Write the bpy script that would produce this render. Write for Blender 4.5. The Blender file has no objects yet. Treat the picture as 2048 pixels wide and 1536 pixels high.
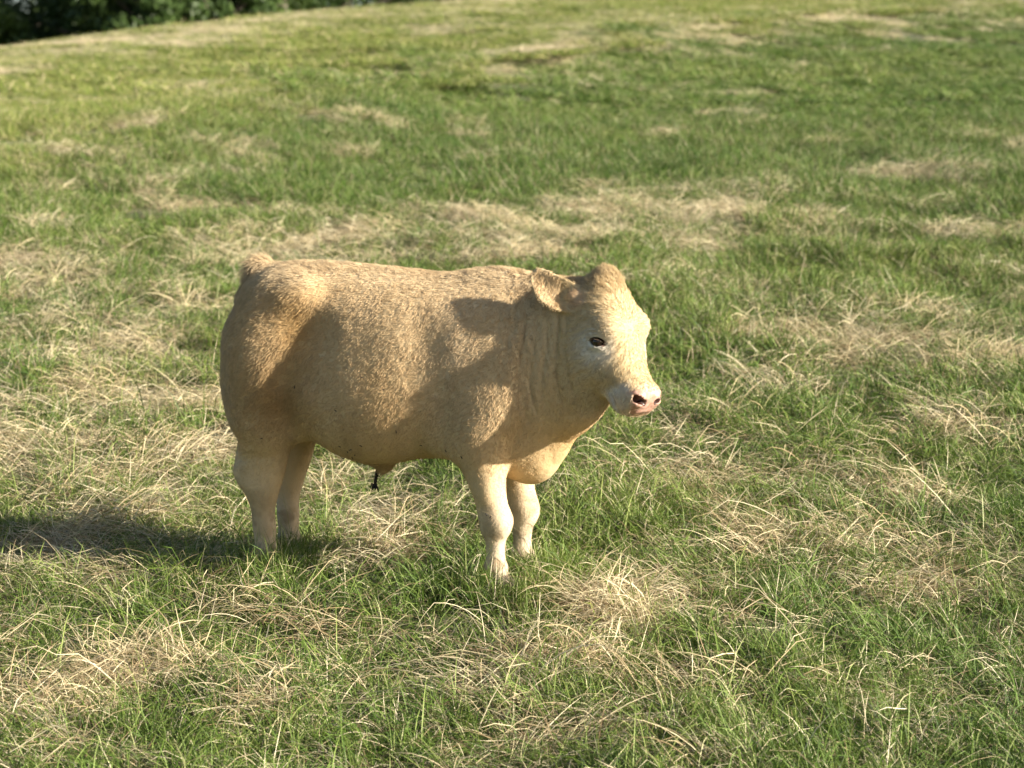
import bpy, math, random
import numpy as np
from mathutils import Vector, Matrix

scene = bpy.context.scene
COL = scene.collection
rng = np.random.default_rng(11)
random.seed(5)

# ------------------------------------------------------------------ camera
CAM_Z = 2.16
LENS = 77.0
PITCH = math.radians(-5.91)
cam_data = bpy.data.cameras.new('camera')
cam_data.lens = LENS
cam_data.sensor_width = 36.0
cam_data.clip_start = 0.05
cam_data.clip_end = 2000.0
cam_data.dof.use_dof = True
cam_data.dof.focus_distance = 7.35
cam_data.dof.aperture_fstop = 3.8
cam = bpy.data.objects.new('camera', cam_data)
cam.location = (0, 0, CAM_Z)
cam.rotation_euler = (math.pi / 2 + PITCH, 0, 0)
COL.objects.link(cam)
scene.camera = cam
cam['kind'] = 'helper'

# ------------------------------------------------------------------ sky, sun, exposure
SUN_EL = math.radians(21.0)
SUN_AZ = math.radians(-17.5)          # from +x towards the camera
sun_dir = Vector((math.cos(SUN_EL) * math.cos(SUN_AZ), math.cos(SUN_EL) * math.sin(SUN_AZ), math.sin(SUN_EL)))
world = bpy.data.worlds.new('World')
scene.world = world
world.use_nodes = True
wn = world.node_tree.nodes
wl = world.node_tree.links
bg = wn['Background']
sky = wn.new('ShaderNodeTexSky')
sky.sky_type = 'NISHITA'
sky.sun_disc = False
sky.sun_elevation = SUN_EL
sky.sun_rotation = math.atan2(sun_dir.x, sun_dir.y)
sky.air_density = 1.0
sky.dust_density = 1.6
wl.new(sky.outputs[0], bg.inputs['Color'])
bg.inputs['Strength'].default_value = 0.050
sun_data = bpy.data.lights.new('sun', 'SUN')
sun_data.energy = 5.0
sun_data.angle = math.radians(0.8)
sun_data.color = (1.0, 0.925, 0.79)
sun = bpy.data.objects.new('sun', sun_data)
sun.rotation_euler = (-sun_dir).to_track_quat('-Z', 'Y').to_euler()
COL.objects.link(sun)
scene.view_settings.view_transform = 'Standard'
scene.view_settings.look = 'None'
scene.view_settings.exposure = 1.58
scene.view_settings.gamma = 1.0
scene.render.engine = 'CYCLES'
scene.cycles.max_bounces = 5
scene.cycles.transparent_max_bounces = 4

# ------------------------------------------------------------------ helpers
def mat(name):
    m = bpy.data.materials.new(name)
    m.use_nodes = True
    nt = m.node_tree
    nt.nodes.clear()
    out = nt.nodes.new('ShaderNodeOutputMaterial')
    return m, nt, out

def node(nt, kind, **kw):
    n = nt.nodes.new(kind)
    for k, v in kw.items():
        if k.startswith('i_'):
            n.inputs[k[2:].replace('_', ' ')].default_value = v
        else:
            setattr(n, k, v)
    return n

def mesh_from(name, verts, faces, smooth=True):
    me = bpy.data.meshes.new(name)
    verts = np.asarray(verts, np.float32)
    me.vertices.add(len(verts))
    me.vertices.foreach_set('co', verts.ravel())
    if isinstance(faces, np.ndarray):
        nf, k = faces.shape
        me.loops.add(nf * k)
        me.loops.foreach_set('vertex_index', faces.astype(np.int32).ravel())
        me.polygons.add(nf)
        me.polygons.foreach_set('loop_start', np.arange(0, nf * k, k, dtype=np.int32))
        me.polygons.foreach_set('loop_total', np.full(nf, k, np.int32))
        me.update(calc_edges=True)
    else:
        bpy.data.meshes.remove(me)
        me = bpy.data.meshes.new(name)
        me.from_pydata([tuple(v) for v in verts], [], [tuple(f) for f in faces])
    if smooth:
        me.polygons.foreach_set('use_smooth', np.ones(len(me.polygons), bool))
    me.validate()
    me.update()
    return me

def link(name, me, material=None, parent=None, **props):
    o = bpy.data.objects.new(name, me)
    COL.objects.link(o)
    if material is not None:
        me.materials.append(material)
    if parent is not None:
        o.parent = parent
    for k, v in props.items():
        o[k] = v
    return o

def hash3(ix, iy, iz):
    h = (ix.astype(np.int64) * 374761393 + iy.astype(np.int64) * 668265263 + iz.astype(np.int64) * 2147483647) & 0xffffffff
    h = ((h ^ (h >> 13)) * 1274126177) & 0xffffffff
    return ((h ^ (h >> 16)) & 0xffff) / 65535.0

def vnoise(P, scale, seed=0):
    """value noise in 0..1 at points P (n,3)"""
    Q = np.asarray(P, np.float64) * scale + seed * 17.31
    I = np.floor(Q)
    f = Q - I
    f = f * f * (3 - 2 * f)
    I = I.astype(np.int64)
    r = 0
    for dx in (0, 1):
        for dy in (0, 1):
            for dz in (0, 1):
                w = (f[:, 0] if dx else 1 - f[:, 0]) * (f[:, 1] if dy else 1 - f[:, 1]) * (f[:, 2] if dz else 1 - f[:, 2])
                r = r + w * hash3(I[:, 0] + dx, I[:, 1] + dy, I[:, 2] + dz)
    return r

def fbm(P, scale, seed=0, octs=3):
    a, s, r, t = 1.0, scale, 0, 0
    for k in range(octs):
        r = r + a * vnoise(P, s, seed + k * 3)
        t += a
        a *= .5
        s *= 2.03
    return r / t

def sstep(a, b, x):
    t = np.clip((x - a) / (b - a), 0, 1)
    return t * t * (3 - 2 * t)

# ------------------------------------------------------------------ terrain
def terrain(x, y):
    x = np.asarray(x, float)
    y = np.asarray(y, float)
    z = .105 * y + .005 * np.clip(y - 30, 0, 90) - .31 / (1 + np.exp(np.clip((y - 7.7) / 4, -40, 40)))
    # crest on the upper left, beyond it the ground falls away
    q = ((y - 42) - 2.9 * (x + 9.6)) / 3.07
    soft = 2.0
    z = z - .22 * soft * np.logaddexp(0, np.clip(q / soft, -40, 400))
    # far away the fall levels out and the land stays low
    P = np.stack([x.ravel(), y.ravel(), 0 * x.ravel()], 1)
    edge = 19.0 + np.interp(x, [-6, -3.2, 0, 2.5, 5, 9, 14], [-1.5, 1.0, 10.5, 16.0, 20.5, 26, 33])
    roll = .30 * np.exp(-((y - edge - 1.5) / 4.5) ** 2) * sstep(17, 24, y)
    und = roll + (fbm(P, .09, 2, 2) - .5).reshape(x.shape) * sstep(10, 30, y) * .30
    lump = (fbm(P, .8, 5, 2) - .5).reshape(x.shape) * .18 + (vnoise(P, 2.6, 9) - .5).reshape(x.shape) * .085
    near = np.exp(-(((x + .45) / .9) ** 2 + ((y - 7.7) / .6) ** 2))
    z = z + und + lump * (1 - .8 * near) * (1 - .75 * sstep(13, 24, y))
    stand = np.exp(-((((x + .45) / .85) ** 2 + ((y - 7.68) / .50) ** 2) ** 2))      # trodden level where the calf stands
    z = z * (1 - stand) + .672 * stand
    return np.where(z < -14, -14 - 0 * z, z)

# ------------------------------------------------------------------ the calf: one implicit surface, in its own frame
# x forward, y to its left, z up, metres; hooves at z = 0
def dense(ts, vs, n=200):
    ts = np.asarray(ts, float)
    vs = np.asarray(vs, float)
    m = np.gradient(vs, ts)
    for i in range(len(ts) - 1):     # keep it from overshooting
        s = (vs[i + 1] - vs[i]) / (ts[i + 1] - ts[i])
        if abs(s) < 1e-9:
            m[i] = m[i + 1] = 0
    T = np.linspace(ts[0], ts[-1], n)
    k = np.clip(np.searchsorted(ts, T) - 1, 0, len(ts) - 2)
    h = ts[k + 1] - ts[k]
    u = (T - ts[k]) / h
    V = (2*u**3-3*u**2+1)*vs[k] + (u**3-2*u**2+u)*h*m[k] + (-2*u**3+3*u**2)*vs[k+1] + (u**3-u**2)*h*m[k+1]
    return T, V

class Loft:
    """superellipse sections along a straight axis: rows (t, low, high, half width, centre v)"""
    def __init__(self, org, ax, up, rows, n=2.2):
        self.o = np.array(org, float)
        self.a = np.array(ax, float) / np.linalg.norm(ax)
        u = np.array(up, float)
        u -= self.a * (u @ self.a)
        self.u = u / np.linalg.norm(u)
        self.v = np.cross(self.a, self.u)
        rows = np.array([list(r) + [0] * (5 - len(r)) for r in rows], float)
        self.T = None
        self.c = []
        for k in range(1, 5):
            T, V = dense(rows[:, 0], rows[:, k])
            self.T = T
            self.c.append(V)
        self.n = n
        lo, hi, w, vc = self.c
        pts = []
        for t, a_, b_, w_, v_ in zip(self.T, lo, hi, w, vc):
            for uu in (a_, b_):
                for vv in (v_ - w_, v_ + w_):
                    pts.append(self.o + self.a * t + self.u * uu + self.v * vv)
        self.box = (np.min(pts, 0), np.max(pts, 0))
    def __call__(self, P):
        Q = P - self.o
        t = Q @ self.a
        uu = Q @ self.u
        vv = Q @ self.v
        lo, hi, w, vc = (np.interp(t, self.T, c) for c in self.c)
        c = (lo + hi) / 2
        h = np.maximum((hi - lo) / 2, 1e-4)
        w = np.maximum(w, 1e-4)
        a = np.abs(vv - vc)
        b = np.abs(uu - c)
        q = ((a / w) ** self.n + (b / h) ** self.n) ** (1 / self.n)
        r = np.sqrt(a * a + b * b)
        q = np.maximum(q, 1e-4)
        d = np.where(q > .15, (1 - 1 / q) * r, -np.minimum(w, h))
        over = np.maximum(self.T[0] - t, 0) + np.maximum(t - self.T[-1], 0)
        return np.where(over > 0, np.sqrt(np.maximum(d, 0) ** 2 + over ** 2), d)

def ellipsoid(c, r, R=None):
    c = np.array(c, float)
    r = np.array(r, float)
    def f(P):
        Q = P - c
        if R is not None:
            Q = Q @ R          # columns of R are the axes
        k0 = np.sqrt(((Q / r) ** 2).sum(1))
        k1 = np.sqrt(((Q / (r * r)) ** 2).sum(1))
        return k0 * (k0 - 1) / np.maximum(k1, 1e-6)
    e = r if R is None else np.sqrt(((R * r) ** 2).sum(1))
    f.box = (c - e, c + e)
    return f

def cone(a, b, ra, rb):
    a = np.array(a, float)
    b = np.array(b, float)
    def f(P):
        ab = b - a
        t = np.clip(((P - a) @ ab) / (ab @ ab), 0, 1)
        return np.linalg.norm(P - a - t[:, None] * ab, axis=1) - (ra + (rb - ra) * t)
    m = max(ra, rb)
    f.box = (np.minimum(a, b) - m, np.maximum(a, b) + m)
    return f

def smin(a, b, k):
    h = np.maximum(k - np.abs(a - b), 0) / k
    return np.minimum(a, b) - h * h * k * .25

def smax(a, b, k):
    return -smin(-a, -b, k)

def near_box(P, f, k):
    lo, hi = f.box
    m = k + .07
    return np.flatnonzero(((P > lo - m) & (P < hi + m)).all(1))

def add(d, P, f, k):
    i = near_box(P, f, k)
    if len(i):
        d[i] = smin(d[i], f(P[i]), k)
    return d

def cut(d, P, f, k):
    i = near_box(P, f, k)
    if len(i):
        d[i] = smax(d[i], -f(P[i]), k)
    return d

# head frame
HY = math.radians(27)
HP = math.radians(66)
hdir = np.array([math.cos(HY), -math.sin(HY), 0])
HF = math.cos(HP) * hdir + np.array([0, 0, -math.sin(HP)])      # poll -> muzzle
HN = math.sin(HP) * hdir + np.array([0, 0, math.cos(HP)])       # out of the face
HS = np.array([-math.sin(HY), -math.cos(HY), 0])                # towards the calf's right cheek
HS = np.array([hdir[1], -hdir[0], 0])
POLL = np.array([.890, -.110, 1.102])
def H(t, s, n):
    return POLL + t * HF + s * HS + n * HN
def head_uv(P):
    Q = P - POLL
    return Q @ HF, Q @ HS, Q @ HN

trunk = Loft((0, 0, 0), (1, 0, 0), (0, 0, 1), [
    (-.520, .78, .98, .06), (-.505, .70, 1.03, .12), (-.47, .62, 1.075, .175), (-.40, .57, 1.112, .225), (-.30, .545, 1.132, .246),
    (-.20, .515, 1.132, .250), (-.11, .475, 1.129, .254), (0, .445, 1.121, .260), (.08, .442, 1.115, .260),
    (.17, .455, 1.107, .254), (.26, .458, 1.102, .243), (.40, .43, 1.104, .226), (.50, .405, 1.102, .212),
    (.58, .41, 1.08, .185), (.66, .475, 1.03, .15), (.71, .56, .97, .10), (.73, .66, .86, .05)], n=2.25)
neck_a = np.array([.50, .0, .84]); neck_b = np.array([.87, -.11, .90])
neck = Loft(neck_a, neck_b - neck_a, (0, 0, 1), [
    (0, -.36, .24, .16), (.10, -.34, .235, .145), (.18, -.325, .235, .13), (.25, -.30, .225, .118), (.32, -.25, .21, .108), (.38, -.18, .18, .095)], n=2.1)
skull = Loft(POLL, HF, HN, [
    (-.035, -.12, -.050, .040), (-.015, -.155, -.018, .066), (.02, -.19, .002, .088), (.07, -.215, .012, .109), (.12, -.238, .016, .119),
    (.17, -.250, .010, .117), (.215, -.250, .002, .109), (.26, -.235, -.006, .098), (.305, -.208, -.008, .087),
    (.345, -.172, -.003, .078), (.385, -.146, .008, .073), (.418, -.132, .002, .070), (.440, -.108, -.018, .062), (.455, -.086, -.040, .040)], n=2.35)

def leg_front(sy, dx):
    s = sy
    return Loft((dx, 0, 0), (0, 0, 1), (1, 0, 0), [
        (.035, .452, .560, .044, s*.135), (.058, .449, .550, .044, s*.135), (.082, .450, .524, .038, s*.135), (.105, .441, .524, .044, s*.135), (.135, .448, .514, .036, s*.135),
        (.172, .449, .513, .034, s*.136), (.205, .445, .518, .040, s*.138), (.235, .431, .532, .049, s*.14), (.270, .425, .539, .055, s*.14), (.305, .419, .530, .051, s*.141),
        (.345, .408, .521, .053, s*.143), (.40, .388, .518, .063, s*.147), (.47, .358, .526, .080, s*.153), (.55, .32, .545, .095, s*.155),
        (.65, .31, .60, .098, s*.150), (.75, .34, .62, .09, s*.14), (.88, .40, .60, .07, s*.12), (.96, .44, .56, .04, s*.10)], n=2.1)

def leg_hind(sy, dx):
    s = sy
    return Loft((dx, 0, 0), (0, 0, 1), (1, 0, 0), [
        (.035, -.425, -.312, .044, s*.13), (.058, -.422, -.322, .044, s*.13), (.082, -.418, -.345, .038, s*.13), (.105, -.432, -.341, .044, s*.13), (.14, -.428, -.352, .035, s*.131),
        (.20, -.434, -.351, .036, s*.133), (.26, -.438, -.352, .037, s*.136), (.31, -.456, -.340, .046, s*.138), (.36, -.492, -.322, .050, s*.14), (.405, -.503, -.306, .050, s*.142), (.445, -.474, -.296, .050, s*.146),
        (.50, -.474, -.275, .070, s*.15), (.56, -.500, -.25, .090, s*.152), (.64, -.525, -.215, .106, s*.145),
        (.74, -.540, -.195, .115, s*.135), (.86, -.540, -.20, .115, s*.125), (.96, -.51, -.23, .10, s*.11), (1.04, -.46, -.29, .06, s*.09)], n=2.15)

def frame(d, hint):
    d = np.array(d, float) / np.linalg.norm(d)
    s = np.cross(hint, d)
    s /= np.linalg.norm(s)
    return np.stack([d, s, np.cross(d, s)], 1)

frontR, frontL = leg_front(-1, 0), leg_front(1, .005)
hindR, hindL = leg_hind(-1, 0), leg_hind(1, -.03)

# ears: curved leaves, hollow towards the front
EB = H(.045, .085, -.075)
ear_tip = np.array([.625, -.175, 1.126])
def ear_fn(base, tip, face, width, droop):
    a = tip - base
    ln = np.linalg.norm(a)
    a = a / ln
    n = face - a * (face @ a)
    n /= np.linalg.norm(n)
    c = np.cross(n, a)
    if c[2] > 0:
        c = -c
    def f(P):
        Q = P - base
        u = Q @ a / ln
        uc = np.clip(u, 0, 1)
        sag = droop * np.sin(np.pi * uc)                       # the blade hangs a little between root and tip
        w = width * (.80 + .20 * sstep(-.1, .35, uc)) * np.sqrt(np.clip(1 - (np.clip(uc - .40, 0, 1) / .62) ** 2, 0.001, 1))
        cc = Q @ c - sag
        nn = Q @ n
        n0 = 5.5 * cc * cc - .010 - .02 * (1 - uc)              # cupped
        th = .0075 - .003 * uc
        dn = np.abs(nn - n0) / np.sqrt(1 + (11 * cc) ** 2) - th
        dc = np.abs(cc) - w
        du = np.maximum(u - 1, -u) * ln
        m = np.maximum(np.maximum(dn, dc), du)
        return np.where(m > 0, np.sqrt(np.maximum(dn, 0) ** 2 + np.maximum(dc, 0) ** 2 + np.maximum(du, 0) ** 2), m)
    pts = np.array([base, tip])
    f.box = (pts.min(0) - width * 1.2, pts.max(0) + width * 1.2)
    return f
em = EB + (ear_tip - EB) * .5
earR = ear_fn(EB, ear_tip, np.array([.62, -.72, .05]), .056, .022)
EBL = H(.045, -.085, -.085)
etL = EBL + np.array([-.10, .12, .0])
earL = ear_fn(EBL, etL, hdir + np.array([0, .5, -.3]), .045, -.01)
ear_root = cone(H(.055, .055, -.095), EB + (ear_tip - EB) * .16 - np.array([.62, -.72, .05]) * .020, .046, .026)

EYE_T, EYE_S, EYE_N = .195, .096, -.062
EYE_R = .0215
eye_c = [H(EYE_T, s * EYE_S, EYE_N) for s in (1, -1)]

R_HEAD = np.stack([HF, HS, HN], 1)
PRIMS = []          # (operation, shape, blend)
def P_(f, k): PRIMS.append((add, f, k))
def C_(f, k): PRIMS.append((cut, f, k))
P_(ellipsoid((.44, 0, 1.03), (.16, .07, .085)), .06)
for sd in (-1, 1):
    P_(ellipsoid((-.29, sd * .150, .99), (.13, .080, .09)), .08)      # hip bone
    P_(ellipsoid((.55, sd * .115, .76), (.13, .085, .15)), .07)        # point of shoulder
    P_(ellipsoid((.02, sd * .13, .66), (.27, .140, .21)), .06)        # barrel
    P_(ellipsoid((.30, sd * .155, .60), (.07, .06, .12)), .05)
    C_(ellipsoid((-.155, sd * .358, .93), (.075, .105, .09)), .10)       # hollow of the flank
    C_(ellipsoid((.27, sd * .345, .93), (.05, .085, .13)), .10)        # behind the shoulder
P_(ellipsoid((-.455, 0, 1.110), (.036, .030, .036)), .02)              # raised tail head
for sd in (-1, 1):
    C_(ellipsoid((.345, sd * .262, .60), (.018, .05, .13), frame((.12, 0, 1), (0, 1, 0))[:, [2, 1, 0]]), .04)     # behind the elbow
for sd in (-1, 1):
    P_(ellipsoid((.400, sd * .160, .74), (.09, .060, .13)), .05)         # triceps
    P_(ellipsoid((.365, sd * .175, .525), (.045, .045, .06)), .03)       # elbow
    P_(ellipsoid((-.225, sd * .170, 1.025), (.05, .045, .04)), .07)     # point of the hip
    P_(ellipsoid((-.365, sd * .185, .80), (.135, .090, .21)), .035)          # haunch
    C_(ellipsoid((.625, sd * .200, .76), (.022, .06, .17), frame((.18, 0, 1), (0, 1, 0))[:, [2, 1, 0]]), .04)     # before the shoulder
P_(neck, .05)
P_(ellipsoid((.572, -.005, .505), (.105, .082, .120)), .05)              # brisket
P_(ellipsoid((.660, -.02, .61), (.070, .050, .12)), .05)                # dewlap
for f_ in (frontR, frontL):
    P_(f_, .030)
for f_ in (hindR, hindL):
    P_(f_, .026)
for sd in (-1, 1):
    P_(cone((-.17, sd * .19, .68), (-.245, sd * .145, .55), .045, .03), .07)            # flank fold into the stifle
    P_(cone((-.478, sd * .14, .415), (-.468, sd * .14, .53), .024, .012), .014)          # hock and tendon
    P_(ellipsoid((.506, sd * .142, .265), (.024, .040, .042)), .03)                      # knee
    P_(ellipsoid((.46, sd * .185, .41), (.035, .03, .07)), .03)
    C_(ellipsoid((-.225, sd * .285, .73), (.020, .060, .11), frame((.35, 0, 1), (0, 1, 0))[:, [2, 1, 0]]), .035)   # crease before the thigh
P_(cone((-.02, 0, .475), (.025, 0, .422), .062, .018), .05)             # sheath
P_(cone((.012, 0, .44), (.004, 0, .402), .026, .012), .025)
P_(cone((-.40, 0, 1.09), (-.47, 0, 1.095), .033, .030), .03)           # tail head and tail
P_(cone((-.47, 0, 1.095), (-.530, 0, 1.00), .030, .024), .02)
P_(cone((-.530, 0, 1.00), (-.535, .01, .80), .024, .018), .012)
P_(cone((-.535, .01, .80), (-.50, .02, .55), .018, .013), .012)
BODY_N = len(PRIMS)
P_(ear_root, .03)
P_(earR, .016)
P_(earL, .016)
EYE_FR = []
for k_, sd in enumerate((1, -1)):
    o_ = HS * sd * .88 + HN * .47
    o_ = o_ / np.linalg.norm(o_)
    e2 = HN * .88 - HS * sd * .47
    ax_ = e2 * .90 + HF * .44                 # along the lid slit, down towards the nose
    up_ = -HF * .90 + e2 * .44
    Re = np.stack([o_, ax_, up_], 1)
    c = eye_c[k_]
    EYE_FR.append((o_, ax_, up_))
    P_(ellipsoid(c + o_ * .003 + up_ * .0155 - ax_ * .003, (.0215, .033, .014), Re), .010)     # upper lid
    P_(ellipsoid(c - o_ * .001 - up_ * .017, (.0165, .030, .012), Re), .010)                   # lower lid
    C_(ellipsoid(c + o_ * .020 - up_ * .001, (.023, .0245, .0135), Re), .005)
    C_(ellipsoid(c + o_ * .017 + ax_ * .021 - up_ * .004, (.014, .012, .0045), Re), .004)      # corner
    C_(cone(H(.436, sd * .026, -.006), H(.416, sd * .055, -.012), .0085, .0145), .006)         # nostril
    C_(cone(H(.420, sd * .047, -.010), H(.402, sd * .038, -.044), .0140, .010), .005)

def calf_sdf(P):
    d = trunk(P)
    for op, f, k in PRIMS[:BODY_N]:
        d = op(d, P, f, k)
    # loose folds of the neck, broken and uneven
    i = np.flatnonzero((P[:, 0] > .5) & (P[:, 0] < .95))
    if len(i):
        Q = P[i]
        q = (Q - neck_a) @ (neck_b - neck_a) / np.linalg.norm(neck_b - neck_a)
        m = sstep(.04, .14, q) * sstep(.36, .28, q) * sstep(.58, .72, Q[:, 2]) * sstep(1.07, .97, Q[:, 2])
        wob = .018 * np.sin(Q[:, 2] * 11) + .05 * (vnoise(Q * np.array([1, 1, .5]), 9, 3) - .5)
        amp = vnoise(Q * np.array([1, 1, .25]), 30, 7)
        w1 = np.abs(np.sin((q + wob) * np.pi / .043)) ** .6
        w2 = np.abs(np.sin((q * 1.1 - wob * .7) * np.pi / .026)) ** .7
        d[i] += m * (.0100 * (.7 - w1) * (.15 + amp) + .0045 * (.6 - w2) * (.2 + .9 * amp))
    # head
    i = np.flatnonzero((P[:, 0] > .60) & (P[:, 2] > .55))
    if len(i):
        Q = P[i]
        h = skull(Q)
        for sd in (1, -1):
            for f, k in ((ellipsoid(H(.160, sd * .074, -.022), (.034, .032, .030)), .06),          # brow
                         (ellipsoid(H(.235, sd * .066, -.145), (.090, .040, .085)), .05),          # cheek
                         (ellipsoid(H(.412, sd * .038, -.022), (.030, .034, .030)), .025),         # nostril wing
                         (ellipsoid(H(.402, sd * .040, -.078), (.036, .028, .034)), .03)):         # lip
                h = add(h, Q, f, k)
        h = add(h, Q, ellipsoid(H(-.012, 0, -.030), (.042, .044, .038), R_HEAD), .035)                # poll
        h = add(h, Q, ellipsoid(H(.372, 0, -.122), (.036, .042, .020), R_HEAD), .03)              # chin
        d[i] = smin(d[i], h, .022)
        for op, f, k in PRIMS[BODY_N:]:
            d[i] = op(d[i], Q, f, k)
        t, s_, n_ = head_uv(Q)
        e = d[i]
        for sd in (1, -1):          # wrinkles over the brow
            r = np.sqrt((t - .20) ** 2 + ((s_ * sd) - .098) ** 2 + (n_ + .07) ** 2)
            mm = sstep(.036, .042, r) * sstep(.080, .060, r) * sstep(.205, .17, t) * sstep(-.14, -.09, n_) * (s_ * sd > 0)
            e = e + mm * .0022 * np.sin(r * 2 * np.pi / .0115)
        mz = np.abs(n_ + .098 - .12 * (t - .40) + .012 * np.cos(s_ * 30))                          # mouth line
        e = e + .005 * sstep(.006, .0, mz) * sstep(.34, .37, t)
        d[i] = e
    return smax(d, .037 - P[:, 2], .006)

def surface_nets(f, lo, hi, h, band):
    lo = np.array(lo, float)
    n = np.ceil((np.array(hi) - lo) / h).astype(int)
    n += (-n) % 4 + 1
    c = 4
    cn = (n - 1) // c + 1
    ax = [lo[i] + np.arange(cn[i]) * h * c for i in range(3)]
    G = np.stack(np.meshgrid(*ax, indexing='ij'), -1).reshape(-1, 3)
    V = np.concatenate([f(g) for g in np.array_split(G, 8)]).reshape(cn).astype(np.float32)
    idx = [np.minimum((np.arange(n[i]) + c // 2) // c, cn[i] - 1) for i in range(3)]
    near = np.abs(V) < band
    full = V[np.ix_(*idx)]
    mask = near[np.ix_(*idx)]
    I = np.argwhere(mask)
    vals = np.empty(len(I), np.float32)
    for part in np.array_split(np.arange(len(I)), max(1, len(I) // 300000)):
        vals[part] = f(lo + I[part] * h)
    full[mask] = vals
    S = full < 0
    # cells
    m = n - 1
    cnt = np.zeros(m, np.int8)
    for dx in (0, 1):
        for dy in (0, 1):
            for dz in (0, 1):
                cnt += S[dx:dx + m[0], dy:dy + m[1], dz:dz + m[2]]
    act = (cnt > 0) & (cnt < 8)
    C = np.argwhere(act)
    vid = np.full(m, -1, np.int32)
    vid[act] = np.arange(len(C))
    acc = np.zeros((len(C), 3))
    num = np.zeros(len(C))
    corners = [(0,0,0),(1,0,0),(0,1,0),(1,1,0),(0,0,1),(1,0,1),(0,1,1),(1,1,1)]
    val = {k: full[C[:,0]+k[0], C[:,1]+k[1], C[:,2]+k[2]] for k in corners}
    for a in corners:
        for axis in range(3):
            if a[axis] == 0:
                b = list(a); b[axis] = 1; b = tuple(b)
                va, vb = val[a], val[b]
                cr = (va < 0) != (vb < 0)
                t = np.where(cr, va / np.where(cr, va - vb, 1), 0)
                p = np.array(a, float)[None] + t[:, None] * (np.array(b) - np.array(a))[None]
                acc += p * cr[:, None]
                num += cr
    verts = lo + (C + acc / num[:, None]) * h
    faces = []
    for axis in range(3):
        sl0 = [slice(None)] * 3
        sl1 = [slice(None)] * 3
        sl0[axis] = slice(0, n[axis] - 1)
        sl1[axis] = slice(1, n[axis])
        E = np.argwhere(S[tuple(sl0)] != S[tuple(sl1)])
        u, v = (axis + 1) % 3, (axis + 2) % 3
        ok = (E[:, u] > 0) & (E[:, v] > 0) & (E[:, u] < m[u]) & (E[:, v] < m[v])
        E = E[ok]
        inside = S[E[:, 0], E[:, 1], E[:, 2]]
        q = []
        for du, dv in ((0, 0), (-1, 0), (-1, -1), (0, -1)):
            e = E.copy()
            e[:, u] += du
            e[:, v] += dv
            q.append(vid[e[:, 0], e[:, 1], e[:, 2]])
        q = np.stack(q, 1)
        q[~inside] = q[~inside][:, ::-1]
        faces.append(q)
    faces = np.concatenate(faces)
    faces = faces[:, ::1]
    return verts, faces

def smooth_mesh(V, F, it=2, lam=.5):
    E = np.concatenate([F[:, [0, 1]], F[:, [1, 2]], F[:, [2, 3]], F[:, [3, 0]]])
    deg = np.bincount(E[:, 0], minlength=len(V)) + np.bincount(E[:, 1], minlength=len(V))
    for i in range(it):
        for l in (lam, -lam * .9):
            A = np.zeros_like(V)
            for k in range(3):
                A[:, k] = np.bincount(E[:, 0], V[E[:, 1], k], len(V)) + np.bincount(E[:, 1], V[E[:, 0], k], len(V))
            V = V + l * (A / deg[:, None] - V)
    return V

def quad_normals(V, F):
    n = np.cross(V[F[:, 2]] - V[F[:, 0]], V[F[:, 3]] - V[F[:, 1]])
    N = np.zeros_like(V)
    for k in range(4):
        for c in range(3):
            N[:, c] += np.bincount(F[:, k], n[:, c], len(V))
    return N / np.maximum(np.linalg.norm(N, axis=1), 1e-12)[:, None], np.linalg.norm(n, axis=1) / 2, n

def mix(a, b, t):
    return a * (1 - t[:, None]) + np.array(b)[None] * t[:, None]

def blob(P, c, r):
    return np.exp(-(((P - np.array(c)) / np.array(r)) ** 2).sum(1))

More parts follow.
